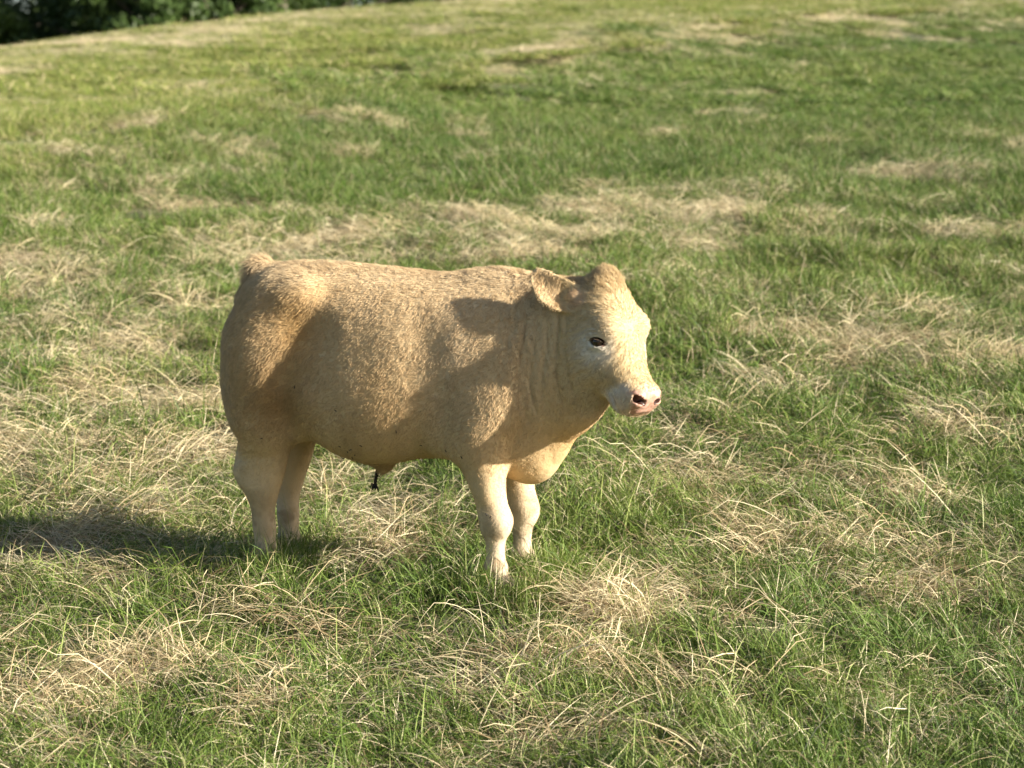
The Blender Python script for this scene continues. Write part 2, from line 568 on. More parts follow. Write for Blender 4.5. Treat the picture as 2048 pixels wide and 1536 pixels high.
def coat_colour(P):
    """linear coat albedo at a calf-frame point"""
    C = np.tile(np.array([.66, .500, .298]), (len(P), 1))
    A = P.copy()
    A[:, 1] = np.abs(A[:, 1])
    big = fbm(P, 5, 1, 3)
    C = mix(C, (.60, .415, .205), sstep(.45, .75, big) * .5)
    # warmer, redder hide on the stifle, hip and along the back
    C = mix(C, (.43, .265, .105), blob(A, (-.29, .27, .65), (.10, .20, .10)) * .85)
    C = mix(C, (.56, .37, .16), blob(A, (-.21, .24, .92), (.07, .2, .13)) * .9)
    C = mix(C, (.54, .33, .135), blob(A, (.22, .0, 1.12), (.16, .08, .035)) * .6)
    C = mix(C, (.56, .33, .12), blob(P, (-.48, 0, 1.13), (.06, .06, .05)) * .8)
    C = mix(C, (.56, .36, .15), blob(P, (.70, -.03, .58), (.10, .12, .20)) * .55)
    C = mix(C, (.56, .38, .19), blob(A, (.02, .1, .46), (.35, .3, .09)) * .5)
    # paler rump, shoulder and lower legs
    C = mix(C, (.66, .53, .35), sstep(-.44, -.52, P[:, 0]) * .8)
    C = mix(C, (.65, .52, .35), blob(A, (-.40, .05, 1.10), (.10, .14, .05)) * .6)
    C = mix(C, (.64, .50, .33), blob(A, (.36, .24, .82), (.09, .2, .28)) * .7)
    C = mix(C, (.64, .54, .40), sstep(.45, .18, P[:, 2]) * (P[:, 0] < .7) * .75)
    C = mix(C, (.70, .575, .385), sstep(1.03, 1.10, P[:, 2]) * (P[:, 0] < .62) * .55)  # topline paled: the rim light along the back, put into the coat
    # head
    t, s, n = head_uv(P)
    on = sstep(-.10, -.05, t) * sstep(-.30, -.20, n) * (P[:, 0] > .72)
    C = mix(C, (.555, .425, .24), on * .9)
    sa = np.abs(s)
    eye = np.exp(-(((t - .208) / .060) ** 2 + ((n + .078) / .062) ** 2)) * sstep(.055, .085, sa)
    C = mix(C, (.72, .67, .59), np.clip(on * eye * 1.25, 0, 1))
    muz = sstep(.335, .375, t - .10 * np.clip(n + .05, -.1, .05) + .012 * (fbm(P, 60, 4, 2) - .5)) * sstep(-.010, -.03, n) * sstep(-.17, -.14, n) * sstep(.02, .05, sa)
    C = mix(C, (.70, .65, .58), np.clip(on * muz, 0, 1))
    C = mix(C, (.66, .52, .36), on * sstep(.36, .40, t) * .8)
    C = mix(C, (.68, .62, .54), on * sstep(.35, .40, t) * sstep(-.085, -.10, n) * sstep(-.20, -.17, n))
    pad = sstep(.386, .394, t - .010 * np.cos(s * 30)) * sstep(-.072, -.060, n) * sstep(.076, .064, sa + .5 * np.maximum(-.03 - n, 0))
    mott = fbm(P, 160, 8, 2)
    padc = mix(np.tile(np.array([.46, .25, .18]), (len(P), 1)), (.55, .34, .27), sstep(.35, .7, mott))
    C = C * (1 - pad[:, None]) + padc * pad[:, None]
    # rims and the pink corner of the eye
    for k in range(2):
        o, ax, up = EYE_FR[k]
        Q = P - (eye_c[k] + o * .014)
        r = np.sqrt(((Q @ ax) / .028) ** 2 + ((Q @ up) / .0155) ** 2 + ((Q @ o) / .016) ** 2)
        C = mix(C, (.05, .03, .02), sstep(1.12, .92, r) * .95)
        cc = eye_c[k] + o * .014 + ax * .024 - up * .006
        C = mix(C, (.20, .095, .065), sstep(.012, .007, np.linalg.norm(P - cc, axis=1)))
        sd = (1, -1)[k]
        a, b = H(.436, sd * .026, -.012), H(.416, sd * .055, -.022)      # nostril lining
        ab = b - a
        tt = np.clip(((P - a) @ ab) / (ab @ ab), 0, 1)
        r = np.linalg.norm(P - a - tt[:, None] * ab, axis=1) - (.008 + .007 * tt)
        C = mix(C, (.05, .024, .018), sstep(.0025, -.001, r))
    # inside of the ear
    C = mix(C, (.55, .37, .25), sstep(.05, .02, np.linalg.norm(P - (EB * .6 + em * .4 + np.array([.01, -.02, -.01])), axis=1)) * .6)
    # hooves
    C = mix(C, (.16, .13, .10), sstep(.090, .080, P[:, 2]))
    # soiling low on the legs and knees
    dirt = sstep(.48, .66, fbm(P, 26, 6, 3)) * sstep(.40, .14, P[:, 2])
    C = mix(C, (.27, .20, .12), dirt * .65)
    stain = sstep(.56, .72, fbm(P, 11, 16, 3)) * sstep(.75, .45, P[:, 2]) * (P[:, 0] < .62)
    C = mix(C, (.36, .25, .13), stain * .40)
    return C * np.array([.86, .86, .86]), pad

def build_calf():
    V, F = surface_nets(calf_sdf, (-.64, -.44, -.03), (1.16, .34, 1.24), .0048, .030)
    V = smooth_mesh(V, F, 2)
    N, fa, fn = quad_normals(V, F)
    t, s, n = head_uv(V)
    head = (V[:, 0] > .74) & (t > -.05) & (t < .33) & (n > -.20)
    ang = np.arctan2(s + .02 * (vnoise(V, 30, 9) - .5), t - .17)
    wav = np.sin(ang * 26 + 5 * vnoise(V, 26, 11)) * sstep(.0, .06, np.hypot(s, t - .17))
    body = ~head & (V[:, 2] > .42)
    curl = (vnoise(V, 75, 12) - .5) * 1.2 + (vnoise(V, 42, 13) - .5)
    bald = np.zeros(len(V))
    for k in range(2):
        bald = np.maximum(bald, sstep(.055, .04, np.linalg.norm(V - eye_c[k], axis=1)))
    V = V + N * ((head * wav * .0012 * (1 - bald) + body * curl * .0014)[:, None])
    N, fa, fn = quad_normals(V, F)
    C, pad = coat_colour(V)
    me = mesh_from('calf_body', V, F)
    a = me.color_attributes.new('coat', 'FLOAT_COLOR', 'POINT')
    a.data.foreach_set('color', np.concatenate([C, np.ones((len(C), 1))], 1).astype(np.float32).ravel())
    a = me.attributes.new('wet', 'FLOAT', 'POINT')
    a.data.foreach_set('value', pad.astype(np.float32))
    return me, V, F, N, fa, fn

CALF_YAW = math.radians(-19)
CALF_AT = (-.467, 7.70, .6535)

m_hide, nt, out = mat('calf_hide')
b = node(nt, 'ShaderNodeBsdfPrincipled')
at = node(nt, 'ShaderNodeAttribute', attribute_name='coat')
wet = node(nt, 'ShaderNodeAttribute', attribute_name='wet')
nz = node(nt, 'ShaderNodeTexNoise')
nz.inputs['Scale'].default_value = 140
nz.inputs['Detail'].default_value = 4
bm = node(nt, 'ShaderNodeBump')
bm.inputs['Strength'].default_value = .35
bm.inputs['Distance'].default_value = .004
tc = node(nt, 'ShaderNodeTexCoord')
nt.links.new(tc.outputs['Object'], nz.inputs['Vector'])
nt.links.new(nz.outputs['Fac'], bm.inputs['Height'])
nt.links.new(bm.outputs[0], b.inputs['Normal'])
nt.links.new(at.outputs['Color'], b.inputs['Base Color'])
mr = node(nt, 'ShaderNodeMapRange')
mr.inputs['To Min'].default_value = .85
mr.inputs['To Max'].default_value = .34
nt.links.new(wet.outputs['Fac'], mr.inputs['Value'])
nt.links.new(mr.outputs[0], b.inputs['Roughness'])
b.inputs['Specular IOR Level'].default_value = .3
nt.links.new(b.outputs[0], out.inputs[0])

m_hair, nt, out = mat('calf_hair')
b = node(nt, 'ShaderNodeBsdfPrincipled')
at = node(nt, 'ShaderNodeAttribute', attribute_name='coat')
nt.links.new(at.outputs['Color'], b.inputs['Base Color'])
b.inputs['Roughness'].default_value = .55
b.inputs['Specular IOR Level'].default_value = .25
tr = node(nt, 'ShaderNodeBsdfTranslucent')
nt.links.new(at.outputs['Color'], tr.inputs['Color'])
mx = node(nt, 'ShaderNodeMixShader')
mx.inputs[0].default_value = .10
nt.links.new(b.outputs[0], mx.inputs[1])
nt.links.new(tr.outputs[0], mx.inputs[2])
nt.links.new(mx.outputs[0], out.inputs[0])

m_eye, nt, out = mat('eye_dark')
b = node(nt, 'ShaderNodeBsdfPrincipled')
b.inputs['Base Color'].default_value = (.022, .012, .008, 1)
b.inputs['Roughness'].default_value = .08
nt.links.new(b.outputs[0], out.inputs[0])

calf_me, CV, CF, CN, CFA, CFN = build_calf()
calf = link('calf', calf_me, m_hide, label='cream and tan bull calf standing side-on in the pasture', category='calf')
calf.location = CALF_AT
calf.rotation_euler = (0, 0, CALF_YAW)

def uv_ball(r, seg=24, ring=14):
    v = [(0, 0, r)]
    f = []
    for i in range(1, ring):
        for j in range(seg):
            a, p = 2 * math.pi * j / seg, math.pi * i / ring
            v.append((r * math.sin(p) * math.cos(a), r * math.sin(p) * math.sin(a), r * math.cos(p)))
    v.append((0, 0, -r))
    for j in range(seg):
        f.append((0, 1 + j, 1 + (j + 1) % seg))
        f.append((len(v) - 1, len(v) - 1 - seg + (j + 1) % seg, len(v) - 1 - seg + j))
    for i in range(ring - 2):
        for j in range(seg):
            a = 1 + i * seg
            f.append((a + j, a + seg + j, a + seg + (j + 1) % seg, a + (j + 1) % seg))
    return v, f
for k, s in enumerate((1, -1)):
    v, f = uv_ball(EYE_R * .98)
    e = link('eye', mesh_from('eye', v, f), m_eye, calf)
    e.location = Vector(eye_c[k] + EYE_FR[k][0] * .0025)
    e['label'] = 'dark glossy eye'

# coat: short hairs lying back and down, longer on the poll, topline and tail head
def grow_hair(count, seed):
    r = np.random.default_rng(seed)
    pr = CFA / CFA.sum()
    fi = r.choice(len(CF), count, p=pr)
    u, v = r.random(count), r.random(count)
    q = CF[fi]
    P = (CV[q[:, 0]] * ((1-u)*(1-v))[:, None] + CV[q[:, 1]] * (u*(1-v))[:, None] + CV[q[:, 2]] * (u*v)[:, None] + CV[q[:, 3]] * ((1-u)*v)[:, None])
    Nn = CN[q].mean(1)
    Nn /= np.linalg.norm(Nn, axis=1)[:, None]
    C, pad = coat_colour(P)
    t, s, n = head_uv(P)
    head = (P[:, 0] > .72) & (t > -.06) & (n > -.26) & (np.abs(s) < .17)
    bald = (pad > .2) | (P[:, 2] < .08)
    for k in range(2):
        o, ax, up = EYE_FR[k]
        Q = P - (eye_c[k] + o * .014)
        bald |= (((Q @ ax) / .033) ** 2 + ((Q @ up) / .019) ** 2 + ((Q @ o) / .03) ** 2) < 1
        bald |= np.linalg.norm(P - H(.418, (1, -1)[k] * .042, -.008), axis=1) < .026
    keep = ~bald
    P, Nn, C, t, s, n, head = P[keep], Nn[keep], C[keep], t[keep], s[keep], n[keep], head[keep]
    m = len(P)
    D = np.tile(np.array([-.75, 0, -.75]), (m, 1))
    low = np.maximum(sstep(.60, .40, P[:, 2]), sstep(-.38, -.48, P[:, 0]))
    low = np.maximum(low, sstep(.42, .58, P[:, 0]))
    D = D * (1 - low[:, None]) + np.array([-.15, 0, -1.0]) * low[:, None]
    # face: from a whorl between the eyes outwards
    W = H(.17, 0, 0)
    Dh = (P - W) / np.maximum(np.linalg.norm(P - W, axis=1), .01)[:, None]
    D[head] = Dh[head]
    cur = np.stack([fbm(P, 22, 20, 2), fbm(P, 22, 30, 2), fbm(P, 22, 40, 2)], 1) - .5
    fin = np.stack([vnoise(P, 70, 21), vnoise(P, 70, 31), vnoise(P, 70, 41)], 1) - .5
    D = D + cur * 1.4 + fin * 1.2 + r.normal(0, .2, (m, 3))
    T = D - Nn * (D * Nn).sum(1)[:, None]
    T /= np.maximum(np.linalg.norm(T, axis=1), 1e-6)[:, None]
    L = np.full(m, .0125)
    L -= .0065 * sstep(.66, .36, P[:, 2])
    L[head] = .0105
    top = np.exp(-((P[:, 1] / .10) ** 2)) * sstep(1.02, 1.08, P[:, 2]) * ~head
    L += .008 * top
    L += .006 * sstep(-.05, -.22, P[:, 0]) * sstep(.45, .70, P[:, 2])
    fore = head * sstep(.075, .01, t) * sstep(.09, .05, np.abs(s))
    L += .013 * fore
    tail = blob(P, (-.475, 0, 1.12), (.05, .05, .05))
    L += .026 * tail
    L -= .004 * sstep(.58, .66, P[:, 0]) * (P[:, 2] < 1.0) * ~head
    earm = np.minimum(np.abs(earR(P)), np.abs(earL(P))) < .006
    L[earm] = .013
    L += .010 * (sstep(.62, .5, P[:, 2]) * (np.abs(P[:, 1]) < .12) * (P[:, 0] > -.1) * (P[:, 0] < .1))
    L *= r.uniform(.6, 1.25, m)
    lift = .50 + .40 * r.random(m) - .15 * head + .25 * fore + .5 * tail + .25 * top
    d0 = T + Nn * lift[:, None]
    d0 /= np.linalg.norm(d0, axis=1)[:, None]
    d1 = T + Nn * (lift * .35)[:, None] + r.normal(0, .15, (m, 3))
    d1 /= np.linalg.norm(d1, axis=1)[:, None]
    p0 = P - Nn * .0015
    p1 = p0 + d0 * (L * .5)[:, None]
    p2 = p1 + d1 * (L * .5)[:, None]
    clump = .55 * vnoise(P, 85, 61) + .45 * vnoise(P, 170, 62)
    shade = r.uniform(.85, 1.12, m) * (.77 + .46 * clump)
    C = np.clip(C * shade[:, None] * np.array([1.03, 1.0, .97]), 0, .9)
    return np.stack([p0, p1, p2], 1), C

def add_coat(count):
    X, C = grow_hair(count, 3)
    m = len(X)
    hc = bpy.data.hair_curves.new('coat')
    hc.add_curves([3] * m)
    hc.attributes['position'].data.foreach_set('vector', X.astype(np.float32).ravel())
    ra = hc.attributes.get('radius') or hc.attributes.new('radius', 'FLOAT', 'POINT')
    ra.data.foreach_set('value', np.tile(np.array([.00050, .00042, .00008], np.float32), m))
    C3 = np.clip(C[:, None, :] * np.array([.72, .98, 1.14])[None, :, None], 0, .88)      # roots darkened as the shade deep in the fur, tips bleached
    ca = hc.attributes.new('coat', 'FLOAT_COLOR', 'POINT')
    ca.data.foreach_set('color', np.concatenate([C3, np.ones((m, 3, 1))], 2).astype(np.float32).ravel())
    hc.materials.append(m_hair)
    o = bpy.data.objects.new('coat_hair', hc)
    COL.objects.link(o)
    o.parent = calf
    o['kind'] = 'stuff'
    return o
add_coat(320000)

# ------------------------------------------------------------------ ground sheet
def ground_sheet():
    ys = np.concatenate([np.linspace(-60, 1, 24), np.arange(2, 26, .18), np.arange(26, 92, .7), np.geomspace(93, 900, 26)])
    h = np.concatenate([np.arange(.0, 6.5, .18), np.arange(6.6, 34, .8), np.geomspace(35, 700, 18)])
    xs = np.concatenate([-h[:0:-1], h])
    X, Y = np.meshgrid(xs, ys)
    Z = terrain(X, Y)
    V = np.stack([X, Y, Z], -1).reshape(-1, 3)
    ny, nx = X.shape
    i = np.arange(ny - 1)[:, None] * nx + np.arange(nx - 1)[None]
    F = np.stack([i, i + 1, i + nx + 1, i + nx], -1).reshape(-1, 4)
    return mesh_from('pasture_ground', V, F)

m_soil, nt, out = mat('pasture_soil')
b = node(nt, 'ShaderNodeBsdfPrincipled')
tc = node(nt, 'ShaderNodeTexCoord')
n1 = node(nt, 'ShaderNodeTexNoise'); n1.inputs['Scale'].default_value = 1.3; n1.inputs['Detail'].default_value = 8
n2 = node(nt, 'ShaderNodeTexNoise'); n2.inputs['Scale'].default_value = 38; n2.inputs['Detail'].default_value = 6
r1 = node(nt, 'ShaderNodeValToRGB')
r1.color_ramp.elements[0].color = (.040, .062, .014, 1); r1.color_ramp.elements[0].position = .35
r1.color_ramp.elements[1].color = (.085, .105, .030, 1); r1.color_ramp.elements[1].position = .70
r2 = node(nt, 'ShaderNodeValToRGB')
r2.color_ramp.elements[0].color = (.028, .030, .010, 1); r2.color_ramp.elements[0].position = .38
r2.color_ramp.elements[1].color = (.12, .10, .045, 1); r2.color_ramp.elements[1].position = .72
mxc = node(nt, 'ShaderNodeMix', data_type='RGBA'); mxc.inputs[0].default_value = .5
for n in (n1, n2):
    nt.links.new(tc.outputs['Object'], n.inputs['Vector'])
nt.links.new(n1.outputs['Fac'], r1.inputs[0]); nt.links.new(n2.outputs['Fac'], r2.inputs[0])
nt.links.new(r1.outputs[0], mxc.inputs[6]); nt.links.new(r2.outputs[0], mxc.inputs[7])
nt.links.new(mxc.outputs[2], b.inputs['Base Color'])
b.inputs['Roughness'].default_value = .95
bm = node(nt, 'ShaderNodeBump'); bm.inputs['Strength'].default_value = .8; bm.inputs['Distance'].default_value = .03
nt.links.new(n2.outputs['Fac'], bm.inputs['Height']); nt.links.new(bm.outputs[0], b.inputs['Normal'])
nt.links.new(b.outputs[0], out.inputs[0])
ground = link('ground', ground_sheet(), m_soil, kind='structure', label='sloping pasture soil under the grass')

# ------------------------------------------------------------------ grass materials
def blade_material(name, cols, trans, rough=.6, spec=.3, lush=None):
    """cols: ramp over the per-blade tint; lush: ramp colours mixed in by the tuft's own 'lush' value"""
    m, nt, out = mat(name)
    tint = node(nt, 'ShaderNodeAttribute', attribute_name='tint')
    rp = node(nt, 'ShaderNodeValToRGB')
    el = rp.color_ramp.elements
    while len(el) < len(cols):
        el.new(.5)
    for e, (p, c) in zip(el, cols):
        e.position = p
        e.color = (*c, 1)
    nt.links.new(tint.outputs['Fac'], rp.inputs[0])
    col = rp.outputs[0]
    if lush:
        la = node(nt, 'ShaderNodeMath', operation='ADD')
        for k, (nm, ty) in enumerate((('lush', 'GEOMETRY'), ('stand', 'INSTANCER'))):
            a_ = node(nt, 'ShaderNodeAttribute', attribute_name=nm, attribute_type=ty)
            nt.links.new(a_.outputs['Fac'], la.inputs[k])
        mx = node(nt, 'ShaderNodeMix', data_type='RGBA', blend_type='MULTIPLY')
        r2 = node(nt, 'ShaderNodeValToRGB')
        r2.color_ramp.elements[0].color = (*lush[0], 1)
        r2.color_ramp.elements[1].color = (*lush[1], 1)
        nt.links.new(la.outputs[0], r2.inputs[0])
        mx.inputs[0].default_value = 1
        nt.links.new(col, mx.inputs[6]); nt.links.new(r2.outputs[0], mx.inputs[7])
        col = mx.outputs[2]
    b = node(nt, 'ShaderNodeBsdfPrincipled')
    b.inputs['Roughness'].default_value = rough
    b.inputs['Specular IOR Level'].default_value = spec
    t = node(nt, 'ShaderNodeBsdfTranslucent')
    ms = node(nt, 'ShaderNodeMixShader')
    ms.inputs[0].default_value = trans
    nt.links.new(col, b.inputs['Base Color']); nt.links.new(col, t.inputs['Color'])
    nt.links.new(b.outputs[0], ms.inputs[1]); nt.links.new(t.outputs[0], ms.inputs[2])
    nt.links.new(ms.outputs[0], out.inputs[0])
    return m
m_green = blade_material('grass_blade', [(0, (.040, .082, .010)), (.40, (.098, .156, .022)), (.75, (.162, .218, .042)), (.92, (.24, .28, .078)), (1, (.44, .41, .22))], .22,
                         lush=((1.80, 1.52, 1.80), (.64, .82, .68)))  # this ramp also carries the sunny upper field and the shaded hollow
m_straw = blade_material('straw_blade', [(0, (.22, .155, .085)), (.25, (.42, .335, .195)), (.6, (.60, .525, .335)), (1, (.72, .66, .46))], .25, .5, .35,
                         lush=((1.08, 1.02, .95), (.94, .92, .95)))
m_thatch = blade_material('dead_thatch', [(0, (.10, .065, .035)), (.5, (.21, .145, .08)), (1, (.36, .27, .16))], .2, .7, .2)

# ------------------------------------------------------------------ blades
def blades(n, r, base_r, length, width, pitch, bend, az=None, segs=3, zj=0.0, twist=.6, kink=0.0, ell=1.0):
    """curved tapering blades; returns verts, quads, tint per vertex. pitch/bend in degrees from the horizontal"""
    a = r.uniform(0, 2 * np.pi, n) if az is None else r.normal(az[0], az[1], n)
    rr = base_r * np.sqrt(r.random(n))
    th = r.uniform(0, 2 * np.pi, n)
    B = np.stack([rr * np.cos(th) * ell, rr * np.sin(th), r.uniform(-.01, zj, n) if zj else np.full(n, -.01)], 1)
    L = r.uniform(length[0], length[1], n)
    W = r.uniform(width[0], width[1], n)
    p0 = np.radians(r.uniform(pitch[0], pitch[1], n))
    bd = np.radians(r.uniform(bend[0], bend[1], n))
    curl = r.normal(0, .22, n)
    pts = [B]
    P = B.copy()
    side = []
    for k in range(segs + 1):
        f = k / segs
        e = p0 - bd * f
        if kink:
            e = e - (f > .5) * kink * (r.random(n) < .35)
        aa = a + curl * f
        d = np.stack([np.cos(e) * np.cos(aa), np.cos(e) * np.sin(aa), np.sin(e)], 1)
        s = np.stack([-np.sin(aa), np.cos(aa), 0 * aa], 1)
        up = np.cross(s, d)
        tw = r.normal(0, twist, n) if k == 0 else tw
        s = s * np.cos(tw)[:, None] + up * np.sin(tw)[:, None]
        side.append(s)
        if k < segs:
            P = P + d * (L / segs)[:, None]
            pts.append(P.copy())
    prof = np.interp(np.linspace(0, 1, segs + 1), [0, .35, .75, 1], [.75, 1, .7, .10])
    V = []
    for k in range(segs + 1):
        w = (W * prof[k] / 2)[:, None]
        V.append(pts[k] - side[k] * w)
        V.append(pts[k] + side[k] * w)
    V = np.stack(V, 1)
    m = 2 * (segs + 1)
    o = (np.arange(n) * m)[:, None]
    F = np.concatenate([o + np.array([2*k, 2*k+1, 2*k+3, 2*k+2])[None] for k in range(segs)], 0)
    tint = np.repeat(r.random(n), m)
    return V.reshape(-1, 3), F, tint

def join(parts):
    V, F, T, M = [], [], [], []
    o = 0
    for (v, f, t, mi) in parts:
        V.append(v); F.append(f + o); T.append(t); M.append(np.full(len(f), mi))
        o += len(v)
    return np.concatenate(V), np.concatenate(F), np.concatenate(T), np.concatenate(M)

MATS = [m_green, m_straw, m_thatch]
def blade_mesh(name, V, F, T, M, lush=None):
    me = mesh_from(name, V, F)
    a = me.attributes.new('tint', 'FLOAT', 'POINT')
    a.data.foreach_set('value', T.astype(np.float32))
    a = me.attributes.new('lush', 'FLOAT', 'POINT')
    a.data.foreach_set('value', (np.zeros(len(V)) if lush is None else lush).astype(np.float32))
    for m in MATS:
        me.materials.append(m)
    me.polygons.foreach_set('material_index', M.astype(np.int32))
    return me

def bake(protos, pos, scl, yaw, tilt, lush, r):
    """copies of small tufts laid out as one block of blades"""
    pick = r.integers(0, len(protos), len(pos))
    out, off = [], 0
    for k, (V, F, T, M) in enumerate(protos):
        i = np.flatnonzero(pick == k)
        if not len(i):
            continue
        W = V[None] * scl[i][:, None]
        c, s = np.cos(yaw[i])[:, None], np.sin(yaw[i])[:, None]
        X = W[..., 0] * c - W[..., 1] * s
        Y = W[..., 0] * s + W[..., 1] * c
        Z = W[..., 2] + X * tilt[0][i][:, None] + Y * tilt[1][i][:, None]
        W = np.stack([X, Y, Z], -1) + pos[i][:, None]
        n, m = len(i), len(V)
        out.append((W.reshape(-1, 3), (F[None] + (np.arange(n) * m)[:, None, None]).reshape(-1, 4) + off,
                    np.clip(np.tile(T, n) + np.repeat(r.normal(0, .06, n), m), 0, 1), np.tile(M, n), np.repeat(lush[i], m)))
        off += n * m
    return [np.concatenate([o[q] for o in out]) for q in range(5)]

def green_proto(k, wide=1.0, few=1.0, litter=1.0):
    r = np.random.default_rng(100 + k)
    tall = (1.0, 1.15, .85, 1.3, .75, 1.0, 1.2, .9)[k % 8]
    az = (r.uniform(0, 6.28), 1.1)
    return join([(*blades(int(34 * few), r, .085, (.045*tall, .12*tall), (.0020*wide, .0040*wide), (25, 88), (10, 110)), 0),
                 (*blades(int(18 * few), r, .075, (.07*tall, .18*tall), (.0018*wide, .0034*wide), (45, 85), (40, 130), az=az), 0),
                 (*blades(int(5 * few), r, .10, (.04, .10), (.0016*wide, .0030*wide), (0, 60), (-10, 60), twist=1.0, segs=2), 2),
                 (*blades(int(9 * litter), r, .08, (.06, .18), (.0014*wide, .0026*wide), (20, 70), (20, 110), az=az), 1)])
def straw_proto(k, wide=1.0):
    r = np.random.default_rng(200 + k)
    return join([(*blades(20, r, .07, (.10, .27), (.0015*wide, .0030*wide), (12, 52), (25, 90), az=(0, .50), segs=5, zj=.03, ell=1.4, kink=.25), 1),
                 (*blades(8, r, .10, (.10, .26), (.0015*wide, .0030*wide), (5, 45), (0, 70), az=(math.pi, .7), segs=3, zj=.05, kink=.4), 1),
                 (*blades(18, r, .16, (.04, .15), (.0014*wide, .0030*wide), (-10, 35), (-20, 60), segs=3, zj=.07, twist=1.0, kink=.4), 1),
                 (*blades(10, r, .15, (.04, .12), (.0016*wide, .0030*wide), (-5, 50), (-20, 60), segs=2, zj=.05, twist=1.0), 2)])
def stem_proto(k):
    r = np.random.default_rng(300 + k)
    return join([(*blades(2, r, .12, (.22, .52), (.0016, .0028), (18, 55), (25, 85), az=(0, .5), segs=7, kink=.5), 1),
                 (*blades(2, r, .12, (.14, .36), (.0015, .0026), (25, 75), (10, 90), segs=6, kink=.5), 1)])
GREEN = [green_proto(k) for k in range(8)]
STRAW = [straw_proto(k) for k in range(8)]
STEMS = [stem_proto(k) for k in range(8)]

# ------------------------------------------------------------------ where the grass is dry (metres on the pasture: x, y, rx, ry, amount)
DRY = [
    (-2.57, 13.65, 1.03, 0.67, 1.00),
    (-1.87, 15.05, 0.58, 0.31, 0.80),
    (-1.32, 15.46, 0.53, 0.42, 0.80),
    (-0.79, 15.44, 0.42, 0.51, 0.50),
    (-0.08, 15.13, 0.21, 0.41, 0.40),
    (-2.54, 12.29, 0.45, 0.64, 0.60),
    (-1.84, 11.58, 0.29, 0.33, 0.60),
    (-2.36, 10.88, 0.25, 0.20, 0.60),
    (-1.53, 10.65, 0.15, 0.49, 0.80),
    (-2.06, 9.68, 0.40, 0.28, 0.60),
    (-1.50, 9.64, 0.31, 0.34, 0.70),
    (-1.63, 9.13, 0.54, 0.15, 0.80),
    (-0.99, 9.27, 0.25, 0.27, 0.50),
    (0.77, 16.44, 0.71, 1.00, 0.90),
    (1.51, 17.66, 0.60, 0.52, 0.70),
    (0.38, 15.78, 0.29, 0.43, 0.60),
    (3.53, 19.25, 0.40, 0.46, 0.50),
    (3.12, 15.61, 0.64, 0.52, 0.80),
    (2.49, 15.69, 0.21, 0.22, 0.60),
    (1.09, 14.20, 0.29, 0.56, 0.55),
    (1.61, 11.76, 0.35, 0.44, 1.00),
    (2.45, 11.43, 0.23, 0.90, 0.90),
    (3.08, 13.68, 0.19, 0.39, 0.80),
    (1.32, 12.64, 0.26, 0.15, 0.50),
    (0.75, 10.03, 0.32, 0.26, 0.60),
    (1.53, 10.62, 0.48, 0.17, 0.40),
    (2.13, 9.99, 0.25, 0.41, 0.80),
    (1.62, 8.71, 0.24, 0.19, 0.70),
    (0.88, 9.01, 0.29, 0.16, 0.60),
    (1.12, 8.15, 0.28, 0.16, 0.80),
    (1.41, 7.64, 0.31, 0.15, 0.90),
    (0.36, 7.26, 0.18, 0.26, 1.00),
    (0.79, 7.12, 0.32, 0.07, 0.50),
    (0.28, 9.64, 0.33, 0.12, 0.60),
    (-0.37, 8.23, 0.21, 0.36, 0.80),
    (-1.39, 8.32, 0.21, 0.18, 0.50),
    (-1.67, 7.99, 0.36, 0.20, 0.80),
    (-1.23, 7.89, 0.27, 0.25, 0.60),
    (-1.19, 6.85, 0.22, 0.17, 1.00),
    (-1.34, 6.48, 0.13, 0.22, 1.00),
    (-0.91, 7.22, 0.26, 0.10, 0.60),
    (-0.53, 7.07, 0.23, 0.09, 0.50),
    (-0.04, 6.63, 0.18, 0.10, 0.80),
    (-0.23, 6.89, 0.16, 0.09, 0.60),
    (0.10, 6.79, 0.14, 0.12, 0.70),
    (0.47, 6.58, 0.21, 0.12, 0.70),
    (0.26, 6.22, 0.28, 0.09, 0.60),
    (-0.63, 6.36, 0.17, 0.09, 0.50),
    (0.80, 6.52, 0.30, 0.07, 0.50),
    (1.33, 6.93, 0.22, 0.08, 0.50),
    (-1.60, 7.32, 0.20, 0.19, 0.50),
    (-4.11, 19.78, 0.50, 0.36, 0.90),
    (-3.25, 20.62, 0.66, 0.26, 0.70),
    (-2.19, 20.82, 0.29, 0.26, 0.50),
    (-5.34, 27.92, 1.27, 1.37, 0.40),
    (-3.49, 29.45, 1.34, 1.12, 0.40),
    (-1.59, 23.06, 0.58, 0.41, 0.50),
    (-0.87, 26.83, 0.92, 0.46, 0.50),
    (0.17, 29.07, 0.86, 0.61, 0.80),
    (1.68, 32.84, 0.97, 0.61, 0.80),
    (3.57, 37.11, 1.19, 1.07, 1.00),
    (5.74, 40.67, 1.11, 1.32, 0.90),
    (9.02, 45.65, 1.88, 1.53, 0.80),
    (2.52, 43.70, 1.60, 4.82, 0.50),
    (-0.30, 30.19, 0.83, 1.12, 0.50),
    (-1.22, 43.49, 0.99, 1.37, 0.30),
]
BANDS = [(-2.2, 11.2, 1.0, 2.4, .70), (-1.2, 15.0, 2.4, .80, .95), (.95, 16.5, 1.5, .85, .90), (2.4, 11.4, .75, 1.4, .80), (3.0, 15.7, .9, .6, .8), (-1.9, 9.3, .8, .7, .75)]
